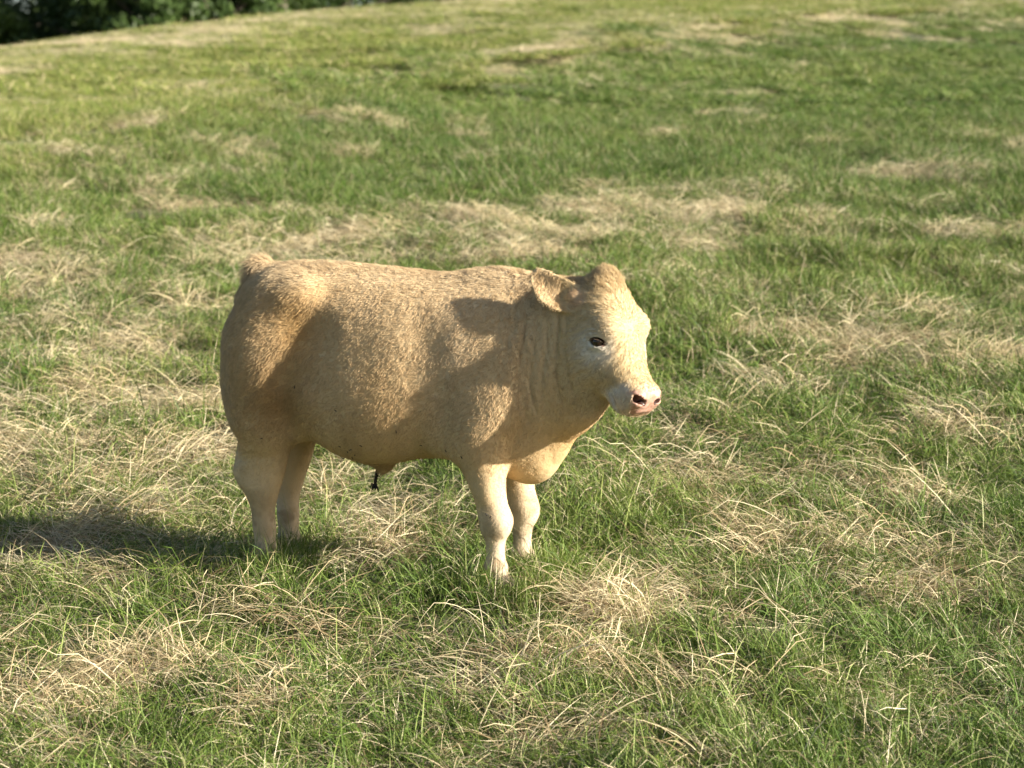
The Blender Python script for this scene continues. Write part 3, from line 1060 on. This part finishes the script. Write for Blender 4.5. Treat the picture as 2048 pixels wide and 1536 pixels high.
def lush_shade_field(x, y):
    """0 = yellowing upper field, 1 = greener hollow, its shade painted into the grass colour"""
    P = np.stack([x, y, 0 * x], 1)
    # the hollow's upper edge runs from the lower left up to the right
    edge = 19.0 + np.interp(x, [-6, -3.2, 0, 2.5, 5, 9, 14], [-1.5, 1.0, 10.5, 16.0, 20.5, 26, 33])
    lf = sstep(3.0, -1.5, y - edge + 2.4 * (fbm(P, .25, 51, 2) - .5))
    near = sstep(19, 15.5, y)
    g = .10 + .72 * lf - .12 * near
    g = g + .5 * (fbm(P, .35, 52, 3) - .5) + .55 * (fbm(P, 1.6, 53, 2) - .5)
    return np.clip(g, 0, 1)

def dry_field(x, y):
    P = np.stack([x, y, 0 * x], 1)
    w = (fbm(P, 1.1, 12, 3) - .5) * 1.6
    w2 = (fbm(P, .9, 15, 3) - .5) * 1.6
    d = np.zeros(len(x))
    for cx, cy, rx, ry, a in DRY:
        if 18 < cy < 40:
            rx, ry, a = rx * 2.2, ry * 1.2, a * .5
        q = ((x - cx + w * (.15 + rx * .7)) / (rx * 1.1)) ** 2 + ((y - cy + w2 * (.2 + ry * .9)) / (ry * 1.2)) ** 2
        d = np.maximum(d, a * np.exp(-q))
    d = d * (.85 + .80 * fbm(P, 2.3, 34, 3))
    for cx, cy, rx, ry, a in BANDS:
        q = ((x - cx + w * .5) / rx) ** 2 + ((y - cy + w2 * .6) / ry) ** 2
        d = np.maximum(d, a * np.exp(-q ** 2) * (.55 + .75 * fbm(P * np.array([.5, 1.2, 1]), 2.0, 36, 3)))
    far = sstep(13, 26, y)
    q = ((y - 42) - 2.9 * (x + 9.6)) / 3.07                 # bleached grass along the crest and the fold below it
    d = np.maximum(d, .95 * sstep(-6.5, -2.5, q + 2.5 * (w + w2)) * sstep(3.5, -1.5, x))
    ed = 19.0 + np.interp(x, [-6, -3.2, 0, 2.5, 5, 9, 14], [-1.5, 1.0, 10.5, 16.0, 20.5, 26, 33])
    d = np.maximum(d, .8 * np.exp(-((y - ed - 1 + 2 * w) / 1.7) ** 2) * sstep(-2, 1, x))
    u, v = x * .87 - y * .5, x * .5 + y * .87             # along and across the fall of the upper field
    streak = fbm(np.stack([u * 1.5, v * .40, 0 * x], 1), .55, 31, 4) * far + fbm(P, .9, 35, 3) * (1 - far)
    base = .50 * sstep(.48, .76, streak) * (1.1 - .95 * far * lush_shade_field(x, y))
    fine = .35 * sstep(.50, .85, fbm(P, 2.4, 33, 2))
    return np.clip(np.maximum(d, np.maximum(base, fine * (1 - .6 * far))) + .02, 0, 1)

def sample_wedge(r, y0, y1, dens, margin=1.6, k=.27):
    """points spread over the ground in front of the viewer, wider than the view"""
    n = int(dens * (k * (y1 * y1 - y0 * y0) + 2 * margin * (y1 - y0)))
    ymax = k * y1 + margin
    y = np.empty(0); x = np.empty(0)
    while len(y) < n:
        yy = r.uniform(y0, y1, n * 2)
        xx = r.uniform(-ymax, ymax, n * 2)
        ok = np.abs(xx) < k * yy + margin
        y = np.concatenate([y, yy[ok]]); x = np.concatenate([x, xx[ok]])
    return x[:n], y[:n]

FEET = [(c.x, c.y) for c in [Matrix.Translation(CALF_AT) @ Matrix.Rotation(CALF_YAW, 4, 'Z') @ Vector(p) for p in
        ((.50, -.135, 0), (.505, .135, 0), (-.375, -.13, 0), (-.405, .13, 0))]]
def foot_clear(x, y, rad):
    d = np.min([np.hypot(x - fx, y - fy) for fx, fy in FEET], 0)
    return d > rad

def slope_at(x, y, e=.25):
    return (terrain(x + e, y) - terrain(x - e, y)) / (2 * e), (terrain(x, y + e) - terrain(x, y - e)) / (2 * e)

def behind_hill(x, y):
    return ((y - 42) - 2.9 * (x + 9.6)) / 3.07 > 6

NEAR = 9.4          # metres: blades up to here are single geometry, farther out they stand in turf tiles

def scatter(name, src, x, y, scl, yaw, stand, **props):
    n = len(x)
    gx_, gy_ = slope_at(x, y)
    z = terrain(x, y)
    me = bpy.data.meshes.new(name)
    me.vertices.add(n)
    me.vertices.foreach_set('co', np.stack([x, y, z], 1).astype(np.float32).ravel())
    rot = np.empty((n, 3))
    for i in range(n):
        q = Vector((-gx_[i], -gy_[i], 1)).normalized()
        rot[i] = (Vector((0, 0, 1)).rotation_difference(q).to_matrix() @ Matrix.Rotation(yaw[i], 3, 'Z')).to_euler()
    me.attributes.new('rot', 'FLOAT_VECTOR', 'POINT').data.foreach_set('vector', rot.astype(np.float32).ravel())
    me.attributes.new('scl', 'FLOAT_VECTOR', 'POINT').data.foreach_set('vector', scl.astype(np.float32).ravel())
    me.attributes.new('stand', 'FLOAT', 'POINT').data.foreach_set('value', stand.astype(np.float32))
    me.attributes.new('pick', 'INT', 'POINT').data.foreach_set('value', rng.integers(0, 1000, n).astype(np.int32))
    o = link(name, me, None, None, **props)
    g = bpy.data.node_groups.new(name, 'GeometryNodeTree')
    g.interface.new_socket('Geometry', in_out='INPUT', socket_type='NodeSocketGeometry')
    g.interface.new_socket('Geometry', in_out='OUTPUT', socket_type='NodeSocketGeometry')
    gi, go = g.nodes.new('NodeGroupInput'), g.nodes.new('NodeGroupOutput')
    ci = g.nodes.new('GeometryNodeCollectionInfo')
    ci.inputs['Collection'].default_value = src
    ci.inputs['Separate Children'].default_value = True
    ci.inputs['Reset Children'].default_value = True
    ip = g.nodes.new('GeometryNodeInstanceOnPoints')
    ip.inputs['Pick Instance'].default_value = True
    def attr(nm, dt):
        a = g.nodes.new('GeometryNodeInputNamedAttribute')
        a.data_type = dt
        a.inputs['Name'].default_value = nm
        return a.outputs['Attribute']
    g.links.new(gi.outputs[0], ip.inputs['Points'])
    g.links.new(ci.outputs[0], ip.inputs['Instance'])
    g.links.new(attr('pick', 'INT'), ip.inputs['Instance Index'])
    e2r = g.nodes.new('FunctionNodeEulerToRotation')
    g.links.new(attr('rot', 'FLOAT_VECTOR'), e2r.inputs[0])
    g.links.new(e2r.outputs[0], ip.inputs['Rotation'])
    g.links.new(attr('scl', 'FLOAT_VECTOR'), ip.inputs['Scale'])
    g.links.new(ip.outputs[0], go.inputs[0])
    md = o.modifiers.new('scatter', 'NODES')
    md.node_group = g
    return o

def height_field(x, y):
    h = .55 + .95 * fbm(np.stack([x, y, 0 * x], 1), 1.7, 61, 2)
    near = np.min([np.hypot(x - fx, y - fy) for fx, fy in FEET], 0)
    return h + .30 * np.exp(-(near / .20) ** 2)

# near blades
def near_green():
    r = np.random.default_rng(71)
    x, y = sample_wedge(r, 5.0, NEAR + .25, 205, margin=.45, k=.255)
    d = dry_field(x, y)
    keep = (r.random(len(x)) > .5 * d) & foot_clear(x, y, .045)
    x, y, d = x[keep], y[keep], d[keep]
    n = len(x)
    h = height_field(x, y) * r.uniform(.7, 1.3, n) * (1 - .25 * d)
    w = r.uniform(.9, 1.25, n)
    gx_, gy_ = slope_at(x, y)
    return bake(GREEN, np.stack([x, y, terrain(x, y)], 1), np.stack([w, w, h], 1), r.uniform(0, 6.28, n),
                (gx_ + r.normal(0, .1, n), gy_ + r.normal(0, .1, n)), lush_shade_field(x, y), r)
def foot_green():
    r = np.random.default_rng(75)
    X, Y = [], []
    for fx, fy in FEET:
        a = r.uniform(3.3, 6.1, 46)
        q = r.uniform(.066, .17, 46)
        X.append(fx + q * np.cos(a)); Y.append(fy + q * np.sin(a))
    x, y = np.concatenate(X), np.concatenate(Y)
    n = len(x)
    h, w = r.uniform(1.0, 1.6, n), r.uniform(.6, .9, n)
    return bake(GREEN, np.stack([x, y, terrain(x, y)], 1), np.stack([w, w, h], 1), r.uniform(0, 6.28, n), (r.normal(0, .1, n), r.normal(0, .1, n)), lush_shade_field(x, y), r)
def merge(A, B):
    return [np.concatenate([A[0], B[0]]), np.concatenate([A[1], B[1] + len(A[0])])] + [np.concatenate([A[k], B[k]]) for k in (2, 3, 4)]
link('pasture_grass', blade_mesh('pasture_grass', *merge(near_green(), foot_green())), None, kind='stuff',
     label='short green pasture grass in front of and around the calf', category='grass')

def lay(x, y, r, spread):
    """straw lies mostly across the slope, swept one way or the other patch by patch"""
    P = np.stack([x, y, 0 * x], 1)
    side = np.where(vnoise(P, .8, 77) > .42, math.pi, 0)
    return side + (vnoise(P, .6, 78) - .5) * 1.6 + r.normal(0, spread, len(x))

def near_straw():
    r = np.random.default_rng(91)
    x, y = sample_wedge(r, 5.0, NEAR + .25, 105, margin=.45, k=.255)
    d = dry_field(x, y)
    keep = (r.random(len(x)) < np.clip(d * 1.0, 0, .85)) & foot_clear(x, y, .13)
    x, y = x[keep], y[keep]
    n = len(x)
    w = r.uniform(.7, 1.25, n)
    gx_, gy_ = slope_at(x, y)
    A = bake(STRAW, np.stack([x, y, terrain(x, y) + .01], 1), np.stack([w, w, w * r.uniform(.6, 1.15, n)], 1), lay(x, y, r, .6),
             (gx_ + r.normal(0, .08, n), gy_ + r.normal(0, .08, n)), r.random(n), r)
    return A
link('dry_grass', blade_mesh('dry_grass', *near_straw()), None, kind='stuff',
     label='flattened straw-coloured dead grass in patches round the calf', category='grass')
def near_stems():
    r = np.random.default_rng(95)
    x, y = sample_wedge(r, 5.0, NEAR + .25, 17, margin=.45, k=.255)
    d = dry_field(x, y)
    keep = (r.random(len(x)) < .35 + .65 * d) & foot_clear(x, y, .10)
    x, y = x[keep], y[keep]
    n = len(x)
    w = r.uniform(.75, 1.2, n)
    return bake(STEMS, np.stack([x, y, terrain(x, y)], 1), np.stack([w, w, w], 1), lay(x, y, r, .8), (r.normal(0, .06, n), r.normal(0, .06, n)), r.random(n), r)
link('dry_stems', blade_mesh('dry_stems', *near_stems()), None, kind='stuff',
     label='long bleached grass stems arching over the near green grass', category='grass')

# farther turf: tiles of blades
def tiles(name, protos, count, size, n_each, zscale, wscale, seed, yaw_sd=None, lush_sd=.10):
    coll = bpy.data.collections.new(name)      # never linked to the scene: only a source for the scatter
    for k in range(count):
        r = np.random.default_rng(seed + k)
        p = np.zeros((n_each, 3))
        p[:, :2] = r.uniform(-size / 2, size / 2, (n_each, 2))
        p[:, 2] = .03 * (vnoise(p + k * 9, 2.2, 3) - .5)
        h = (.5 + 1.0 * fbm(p + k * 7.7, 1.6 / max(1, wscale * .6), 5, 2)) * r.uniform(.7, 1.3, n_each) * zscale
        w = r.uniform(.9, 1.25, n_each) * wscale
        yaw = r.uniform(0, 6.28, n_each) if yaw_sd is None else r.normal(0, yaw_sd, n_each) + (r.random(n_each) < .35) * math.pi
        A = bake(protos, p, np.stack([w, w, h], 1), yaw, (r.normal(0, .1, n_each), r.normal(0, .1, n_each)), r.normal(0, lush_sd, n_each), r)
        o = bpy.data.objects.new(name, blade_mesh(name, *A))
        coll.objects.link(o)
    return coll
WIDE = [green_proto(20 + k, 1.7, .8, .6) for k in range(8)]
WIDE_STRAW = [(v_, f_, np.clip(t_ * .6 + .4, 0, 1), np.where(m_ == 2, 1, m_)) for v_, f_, t_, m_ in (straw_proto(20 + k, 1.5) for k in range(8))]
mid_tiles = tiles('mid_turf', [green_proto(40 + k, 1.15, .85, 1.1) for k in range(8)], 4, .95, 105, 1.0, 1.05, 500)
far_tiles = tiles('far_turf', WIDE, 4, 2.6, 260, .72, 1.5, 520)
mid_straw = tiles('mid_straw', [(v_, f_, np.clip(t_ * .75 + .25, 0, 1), m_) for v_, f_, t_, m_ in STRAW], 5, .42, 8, .9, .9, 540, .9, .3)
far_straw = tiles('far_straw', WIDE_STRAW, 5, 1.0, 9, .62, 1.1, 560, .9, .3)

def grid_points(r, y0, y1, step, margin, k=.27):
    X, Y = [], []
    yy = y0
    while yy < y1:
        half = k * yy + margin
        n = int(2 * half / step) + 1
        x = -half + (np.arange(n) + r.uniform(-.3, .3, n) + .5 * (len(Y) % 2)) * step
        X.append(x); Y.append(yy + r.uniform(-.3, .3, n) * step)
        yy += step
    return np.concatenate(X), np.concatenate(Y)

def place_tiles(name, src, y0, y1, step, margin, seed, dry=None, lift=1.0, apron=0, **props):
    r = np.random.default_rng(seed)
    x, y = grid_points(r, y0, y1, step, margin)
    if apron:           # the ground beside and before the near blades
        x2, y2 = grid_points(r, 3.0, y0 - .3, step, apron)
        out_ = (np.abs(x2) > .255 * y2 + .45 + step * .4) | (y2 < 5.0 - step * .4)
        x, y = np.concatenate([x, x2[out_]]), np.concatenate([y, y2[out_]])
    d = dry_field(x, y)
    keep = ~behind_hill(x, y)
    if dry is None:
        keep &= r.random(len(x)) > .28 * d
    else:
        keep &= r.random(len(x)) < np.clip(dry * d * (1 + .5 * (y > 38)) - .04, 0, 1)
    x, y, d = x[keep], y[keep], d[keep]
    n = len(x)
    if dry is None:
        stand = lush_shade_field(x, y)
        yaw = r.integers(0, 4, n) * math.pi / 2 + r.normal(0, .3, n)
    else:
        stand = r.random(n)
        yaw = lay(x, y, r, .4)
    w = r.uniform(.95, 1.15, n)
    return scatter(name, src, x, y, np.stack([w, w, w * r.uniform(.8, 1.2, n) * lift], 1), yaw, stand, kind='stuff', category='grass', **props)
place_tiles('mid_grass', mid_tiles, NEAR + .35, 25, .72, 1.6, 601, apron=2.6, label='green grass on the slope behind and beside the calf')
place_tiles('far_grass', far_tiles, 25.5, 84, 1.9, 4, 602, label='green grass on the upper hillside')
place_tiles('mid_dry_grass', mid_straw, NEAR + .2, 25, .28, 1.6, 603, dry=.95, apron=2.6, label='straw-coloured dead grass on the slope behind and beside the calf')
place_tiles('far_dry_grass', far_straw, 25, 84, .52, 4, 604, dry=.95, label='pale dead grass streaking the upper hillside')

# ------------------------------------------------------------------ dry tussocks that stand out one by one
def tussock(name, label, x, y, rad, high, n, tone, seed, sweep=None, spread=.9, green=0):
    """tone shifts the stems from brown (-) to pale gold (+)"""
    r = np.random.default_rng(seed)
    az = None if sweep is None else (sweep, spread)
    ps = [(*blades(n, r, rad, (.6 * high, 1.6 * high), (.0017, .0034), (38, 85), (70, 165), az=az, segs=5, kink=.3), 1),
          (*blades(n // 2, r, rad * 1.15, (.5 * high, 1.3 * high), (.0020, .0040), (5, 60), (20, 110), segs=4, zj=high * .35, twist=1.0, kink=.6), 1),
          (*blades(n // 3, r, rad * 1.3, (.05, .16), (.0018, .0036), (-5, 50), (-20, 60), segs=3, zj=high * .3, twist=1.0), 2),
          (*blades(n // 14 + 2, r, rad, (1.3 * high, 2.2 * high), (.0017, .0028), (30, 70), (40, 110), az=az, segs=7, kink=.6), 1)]
    if green:
        ps.append((*blades(green, r, rad, (.6 * high, 1.2 * high), (.0024, .0042), (45, 88), (30, 110)), 0))
    V, F, T, M = join(ps)
    T = np.clip(T * .75 + .15 + tone, 0, 1)
    me = blade_mesh(name, V, F, T, M, np.full(len(V), .35))
    o = link(name, me, None, None, label=label, category='grass tussock', group='dry tussocks in the pasture')
    o.location = (x, y, float(terrain(np.array([x]), np.array([y]))[0]) - .005)
    gx_, gy_ = slope_at(np.array([x]), np.array([y]))
    o.rotation_euler = (math.atan(gy_[0]), -math.atan(gx_[0]), 0)
    return o
TUSSOCKS = [
    ('pale golden rounded straw tussock on the grass before the calf\'s forelegs', .36, 7.20, .13, .20, 230, .22, None, .9, 40),
    ('broad tan straw mound at the lower left, wider of two', -1.16, 6.80, .19, .17, 300, -.02, 2.6, 1.3, 20),
    ('small domed straw mound in the lower left corner', -1.32, 6.42, .12, .17, 210, .06, None, .9, 30),
    ('brown dead grass heap on the ground below the calf\'s belly', -.36, 8.02, .22, .13, 280, -.30, None, .9, 40),
    ('low wispy straw tuft close to the calf\'s near hind hoof', -1.13, 7.72, .12, .17, 110, .02, .4, .8, 50),
    ('swept pale straw clump on the slope level with the calf\'s eye', 1.60, 11.70, .30, .16, 300, .18, 3.0, .5, 20),
    ('large brownish straw clump cut by the right edge of the view', 2.40, 11.05, .30, .24, 330, -.05, 2.7, .8, 20),
    ('long-stemmed straw clump lying flat at the lower right', 1.42, 7.58, .20, .13, 220, .10, 3.1, .5, 20),
    ('small frizzy straw tuft just above the flat clump at right', 1.10, 8.10, .16, .13, 180, .0, 2.9, .8, 40),
    ('spiky reddish straw tuft to the right of the forelegs', .80, 8.40, .10, .12, 130, -.12, None, .9, 40),
    ('thin straw tuft by the bottom edge of the view', -.03, 6.55, .15, .14, 170, .05, 2.8, .7, 40),
    ('straw clump spilling forward below the golden tussock', .26, 6.83, .13, .15, 170, -.02, 2.3, .7, 50),
    ('grey-brown straw tuft halfway up the right-hand side', 1.63, 8.72, .16, .14, 170, -.10, 2.9, .7, 40),
    ('pale straw sheaf on the grass directly behind the calf\'s rump', -1.50, 10.45, .18, .20, 200, .20, .3, .6, 20),
]
for k, (lab, x, y, rad, high, n, tone, sw, sp, gr) in enumerate(TUSSOCKS):
    tussock('straw_tussock', lab, x, y, rad, high, n, tone, 700 + k, sw, sp, gr)

# ------------------------------------------------------------------ trees beyond the crest
m_bark, nt, out = mat('bark')
b = node(nt, 'ShaderNodeBsdfPrincipled')
n1 = node(nt, 'ShaderNodeTexNoise'); n1.inputs['Scale'].default_value = 6; n1.inputs['Detail'].default_value = 6
r1 = node(nt, 'ShaderNodeValToRGB')
r1.color_ramp.elements[0].color = (.05, .04, .03, 1); r1.color_ramp.elements[1].color = (.20, .17, .13, 1)
nt.links.new(n1.outputs['Fac'], r1.inputs[0]); nt.links.new(r1.outputs[0], b.inputs['Base Color'])
b.inputs['Roughness'].default_value = .9
nt.links.new(b.outputs[0], out.inputs[0])
def leaf_mat(name, c0, c1):
    return blade_material(name, [(0, c0), (.6, tuple((a + b_) / 2 for a, b_ in zip(c0, c1))), (1, c1)], .3, .5, .3)
LEAF = [leaf_mat('leaf_dark', (.028, .055, .014), (.075, .12, .030)), leaf_mat('leaf_mid', (.045, .085, .016), (.11, .17, .036)),
        leaf_mat('leaf_light', (.040, .062, .016), (.10, .14, .038))]

def tube(points, radii, seg=7):
    V, F = [], []
    for k, (p, rr) in enumerate(zip(points, radii)):
        p = Vector(p)
        d = (Vector(points[min(k + 1, len(points) - 1)]) - Vector(points[max(k - 1, 0)])).normalized()
        s = d.orthogonal().normalized()
        t = d.cross(s)
        for j in range(seg):
            a = 2 * math.pi * j / seg
            V.append(p + (s * math.cos(a) + t * math.sin(a)) * rr)
    for k in range(len(points) - 1):
        for j in range(seg):
            F.append((k*seg + j, k*seg + (j+1) % seg, (k+1)*seg + (j+1) % seg, (k+1)*seg + j))
    return V, F
def join_tubes(tubes):
    V, F = [], []
    for v, f in tubes:
        o = len(V)
        V += [tuple(p) for p in v]
        F += [tuple(i + o for i in q) for q in f]
    return V, F

def make_tree(label, x, y, h, rx, low, kind, seed):
    r = np.random.default_rng(seed)
    root = bpy.data.objects.new('tree', None)
    COL.objects.link(root)
    root.location = (x, y, float(terrain(np.array([x]), np.array([y]))[0]))
    root['label'] = label
    root['category'] = 'tree'
    root['group'] = 'trees beyond the crest'
    lean = r.normal(0, .05, 2)
    tr_pts = [(lean[0] * z * h, lean[1] * z * h, z * h) for z in (-.05, .1, .25, .45, .65, .85)]
    tb = [tube(tr_pts, [.035*h, .026*h, .022*h, .016*h, .010*h, .004*h])]
    cl = []
    for k in range(64):
        z = r.uniform(low, .97)
        prof = math.sin(math.pi * min(1, max(.08, (z - low) / (1 - low) * .80 + .16))) ** .6
        a = r.uniform(0, 6.28)
        rr = rx * prof * math.sqrt(r.uniform(.15, 1))
        cl.append((rr * math.cos(a) + lean[0]*z*h, rr * math.sin(a) + lean[1]*z*h, z * h))
    for k in range(12):
        c = cl[k]
        z0 = max(.1 * h, c[2] * .62)
        tb.append(tube([(lean[0]*z0, lean[1]*z0, z0), (c[0]*.5, c[1]*.5, z0 * .45 + c[2] * .55), c], [.010*h, .007*h, .002*h], 5))
    v, f = join_tubes(tb)
    link('trunk', mesh_from('trunk', v, f), m_bark, root)
    V = []
    T = []
    for c in cl:
        n = 190
        s = rx * r.uniform(.24, .38)
        d = r.normal(0, 1, (n, 3))
        d /= np.linalg.norm(d, axis=1)[:, None]
        P = np.array(c) + d * (s * r.uniform(.35, 1.0, n) ** .6)[:, None] * np.array([1, 1, .75])
        nrm = d + r.normal(0, .6, (n, 3))
        nrm /= np.linalg.norm(nrm, axis=1)[:, None]
        u = np.cross(nrm, r.normal(0, 1, (n, 3)))
        u /= np.linalg.norm(u, axis=1)[:, None]
        w = np.cross(nrm, u)
        L = r.uniform(.10, .20, n)[:, None]
        V.append(np.stack([P - u * L, P + w * L * .55, P + u * L, P - w * L * .55], 1))
        T.append(np.repeat(np.clip(r.random(n) * .7 + r.uniform(0, .3), 0, 1), 4))
    V = np.concatenate(V).reshape(-1, 3)
    T = np.concatenate(T)
    me = mesh_from('crown', V, np.arange(len(V)).reshape(-1, 4), smooth=False)
    me.attributes.new('tint', 'FLOAT', 'POINT').data.foreach_set('value', T.astype(np.float32))
    link('crown', me, LEAF[kind], root, kind='stuff')
    return root
TREES = [
    ('pale olive tree at the left edge behind the crest', -24.8, 92, 9.5, 3.4, .0, 2),
    ('dark broad tree standing left of the small gap of sky', -23.0, 101, 11.5, 3.6, .0, 0),
    ('low bright green bush poking over the crest at far left', -20.2, 84, 4.4, 2.0, .0, 1),
    ('tall dark tree just right of the small gap of sky', -18.0, 97, 11.5, 3.6, .0, 0),
    ('bushy dark tree with low skirts on the left crest', -15.2, 89, 9.0, 3.4, .0, 0),
    ('bright green tree in the middle of the treeline', -12.4, 90, 8.8, 2.9, .0, 1),
    ('mid green tree with a thin grey trunk behind the crest', -10.0, 95, 10.0, 3.2, .0, 1),
    ('dark tree where the crest cuts the top of the view', -7.6, 101, 11.5, 3.6, .0, 0),
    ('rightmost tree sinking behind the grassy crest', -4.4, 106, 12.0, 3.6, .0, 1),
    ('deep green tree standing behind the middle of the treeline', -13.2, 104, 13.0, 4.2, .0, 0),
    ('blackish green tree filling in behind the left trees', -20.8, 112, 14.0, 4.6, .0, 0),
    ('blackish green tree filling in behind the right trees', -8.6, 113, 14.5, 4.6, .0, 0),
    ('black-green tree closing the treeline at the far left corner', -27.2, 112, 14.5, 4.8, .0, 0),
    ('tall shaded tree closing the gap above the left crest', -16.2, 118, 15.5, 5.0, .0, 0),
    ('shaded tree behind the rightmost tree of the line', -4.0, 122, 15.5, 5.0, .0, 0),
    ('dark rounded shrub at the foot of the treeline', -13.9, 82, 4.6, 2.2, .0, 0),
    ('second dark shrub near the middle of the treeline', -10.9, 86, 5.4, 2.2, .0, 0),
]
for k, t in enumerate(TREES):
    make_tree(*t, 800 + k)

# ------------------------------------------------------------------ small things on the calf
m_dark, nt, out = mat('dark_hair')
b = node(nt, 'ShaderNodeBsdfPrincipled')
b.inputs['Base Color'].default_value = (.012, .010, .009, 1)
b.inputs['Roughness'].default_value = .7
nt.links.new(b.outputs[0], out.inputs[0])
m_lash, nt, out = mat('lash')
b = node(nt, 'ShaderNodeBsdfPrincipled')
b.inputs['Base Color'].default_value = (.20, .14, .09, 1)
b.inputs['Roughness'].default_value = .6
nt.links.new(b.outputs[0], out.inputs[0])

r = np.random.default_rng(41)
tb = []
x0, z0 = -.012, .405
for k in range(7):
    j = r.normal(0, .003, (4, 3))
    tb.append(tube([(x0 + j[0, 0], j[0, 1], z0), (x0 - .004 + j[1, 0], j[1, 1], z0 - .024), (x0 - .008 + j[2, 0], j[2, 1], z0 - .046), (x0 - .010 + j[3, 0] * 2, j[3, 1] * 2, z0 - .066)],
                   [.0022, .0016, .0020, .0010], 5))
for k in range(22):
    a = r.uniform(0, 6.28)
    l = r.uniform(.008, .020)
    c = np.array([x0 - .010, 0, z0 - .062])
    p1 = c + np.array([math.cos(a) * l * .6, math.sin(a) * l * .6, r.uniform(-.4, .8) * l])
    p2 = p1 + np.array([math.cos(a) * l * .3, math.sin(a) * l * .3, -l * .8])
    tb.append(tube([tuple(c), tuple(p1), tuple(p2)], [.005, .0042, .001], 6))
v, f = join_tubes(tb)
link('sheath_hair', mesh_from('sheath_hair', v, f), m_dark, calf, label='black matted hair hanging from the sheath')

for k in range(2):
    o, ax, up = EYE_FR[k]
    tb = []
    for q in range(22):
        u = -1 + 2 * q / 21
        p = eye_c[k] + o * (.0200 - .006 * u * u) + ax * (.021 * u - .002) + up * (.0105 - .008 * u * u)
        d = o * .75 - up * .55 + ax * (u * .6 - .25)
        d = d / np.linalg.norm(d)
        l = r.uniform(.012, .019)
        tb.append(tube([tuple(p - o * .002), tuple(p + d * l * .5), tuple(p + d * l + up * l * .25)], [.0006, .0005, .0002], 4))
    v, f = join_tubes(tb)
    link('eyelash', mesh_from('eyelash', v, f), m_lash, calf)

m_fly, nt, out = mat('fly_body')
b = node(nt, 'ShaderNodeBsdfPrincipled')
b.inputs['Base Color'].default_value = (.010, .009, .009, 1)
b.inputs['Roughness'].default_value = .35
nt.links.new(b.outputs[0], out.inputs[0])
def fly_mesh():
    v, f = uv_ball(1, 8, 5)
    V = [(p[0] * .0034, p[1] * .0017, p[2] * .0016 + .002) for p in v]
    F = [tuple(q) for q in f]
    o = len(V)
    V += [(p[0] * .0014 + .0042, p[1] * .0015, p[2] * .0013 + .002) for p in v]
    F += [tuple(i + o for i in q) for q in f]
    for s in (-1, 1):
        o = len(V)
        V += [(.001, s * .0008, .0036), (-.0055, s * .0030, .0034), (-.006, s * .0010, .0040), (-.002, s * .0002, .0040)]
        F.append((o, o + 1, o + 2, o + 3))
    return mesh_from('fly', V, F)
FLY_AT = [(-.16, .487), (-.145, .482), (-.13, .50), (-.05, .52), (-.03, .50), (-.015, .51), (-.005, .49), (-.02, .478), (-.01, .465), (.03, .525),
          (.05, .76), (-.21, .715), (.235, .53), (.40, .50), (.34, .515), (-.35, .535), (.125, .72), (-.045, .645), (.47, .30), (.485, .29), (.44, .275), (.16, .58)]
FLY_BACK = [(.26, 1.11), (.28, 1.11), (.30, 1.11)]
fm = fly_mesh()
fm.materials.append(m_fly)
right_side = np.flatnonzero(CN[:, 1] < -.15)
top_side = np.flatnonzero((CN[:, 2] > .6) & (CV[:, 1] < -.01) & (CV[:, 1] > -.08))
CM = Matrix.Translation(CALF_AT) @ Matrix.Rotation(CALF_YAW, 4, 'Z')
bpy.context.view_layer.update()
for k, (fx, fz) in enumerate(FLY_AT + FLY_BACK):
    pool = top_side if k >= len(FLY_AT) else right_side
    cand = CV[pool]
    sc_ = (cand[:, 0] - fx) ** 2 + ((cand[:, 2] - fz) ** 2 if pool is right_side else 0) + .02 * np.maximum(cand[:, 1] + .12, 0)
    i = pool[np.argmin(sc_)]
    n = Vector(CN[i])
    o = link('fly', fm if k == 0 else fm, None, None, category='fly', group='flies on the calf')
    o['label'] = 'small black fly on the calf\'s back' if pool is top_side else ('small black fly on the calf\'s foreleg' if 18 <= k <= 20 else 'small black fly on the calf\'s side or belly')
    q = n.to_track_quat('Z', 'Y').to_matrix() @ Matrix.Rotation(r.uniform(0, 6.28), 3, 'Z')
    o.matrix_world = CM @ (Matrix.Translation(Vector(CV[i]) + n * .008) @ q.to_4x4())
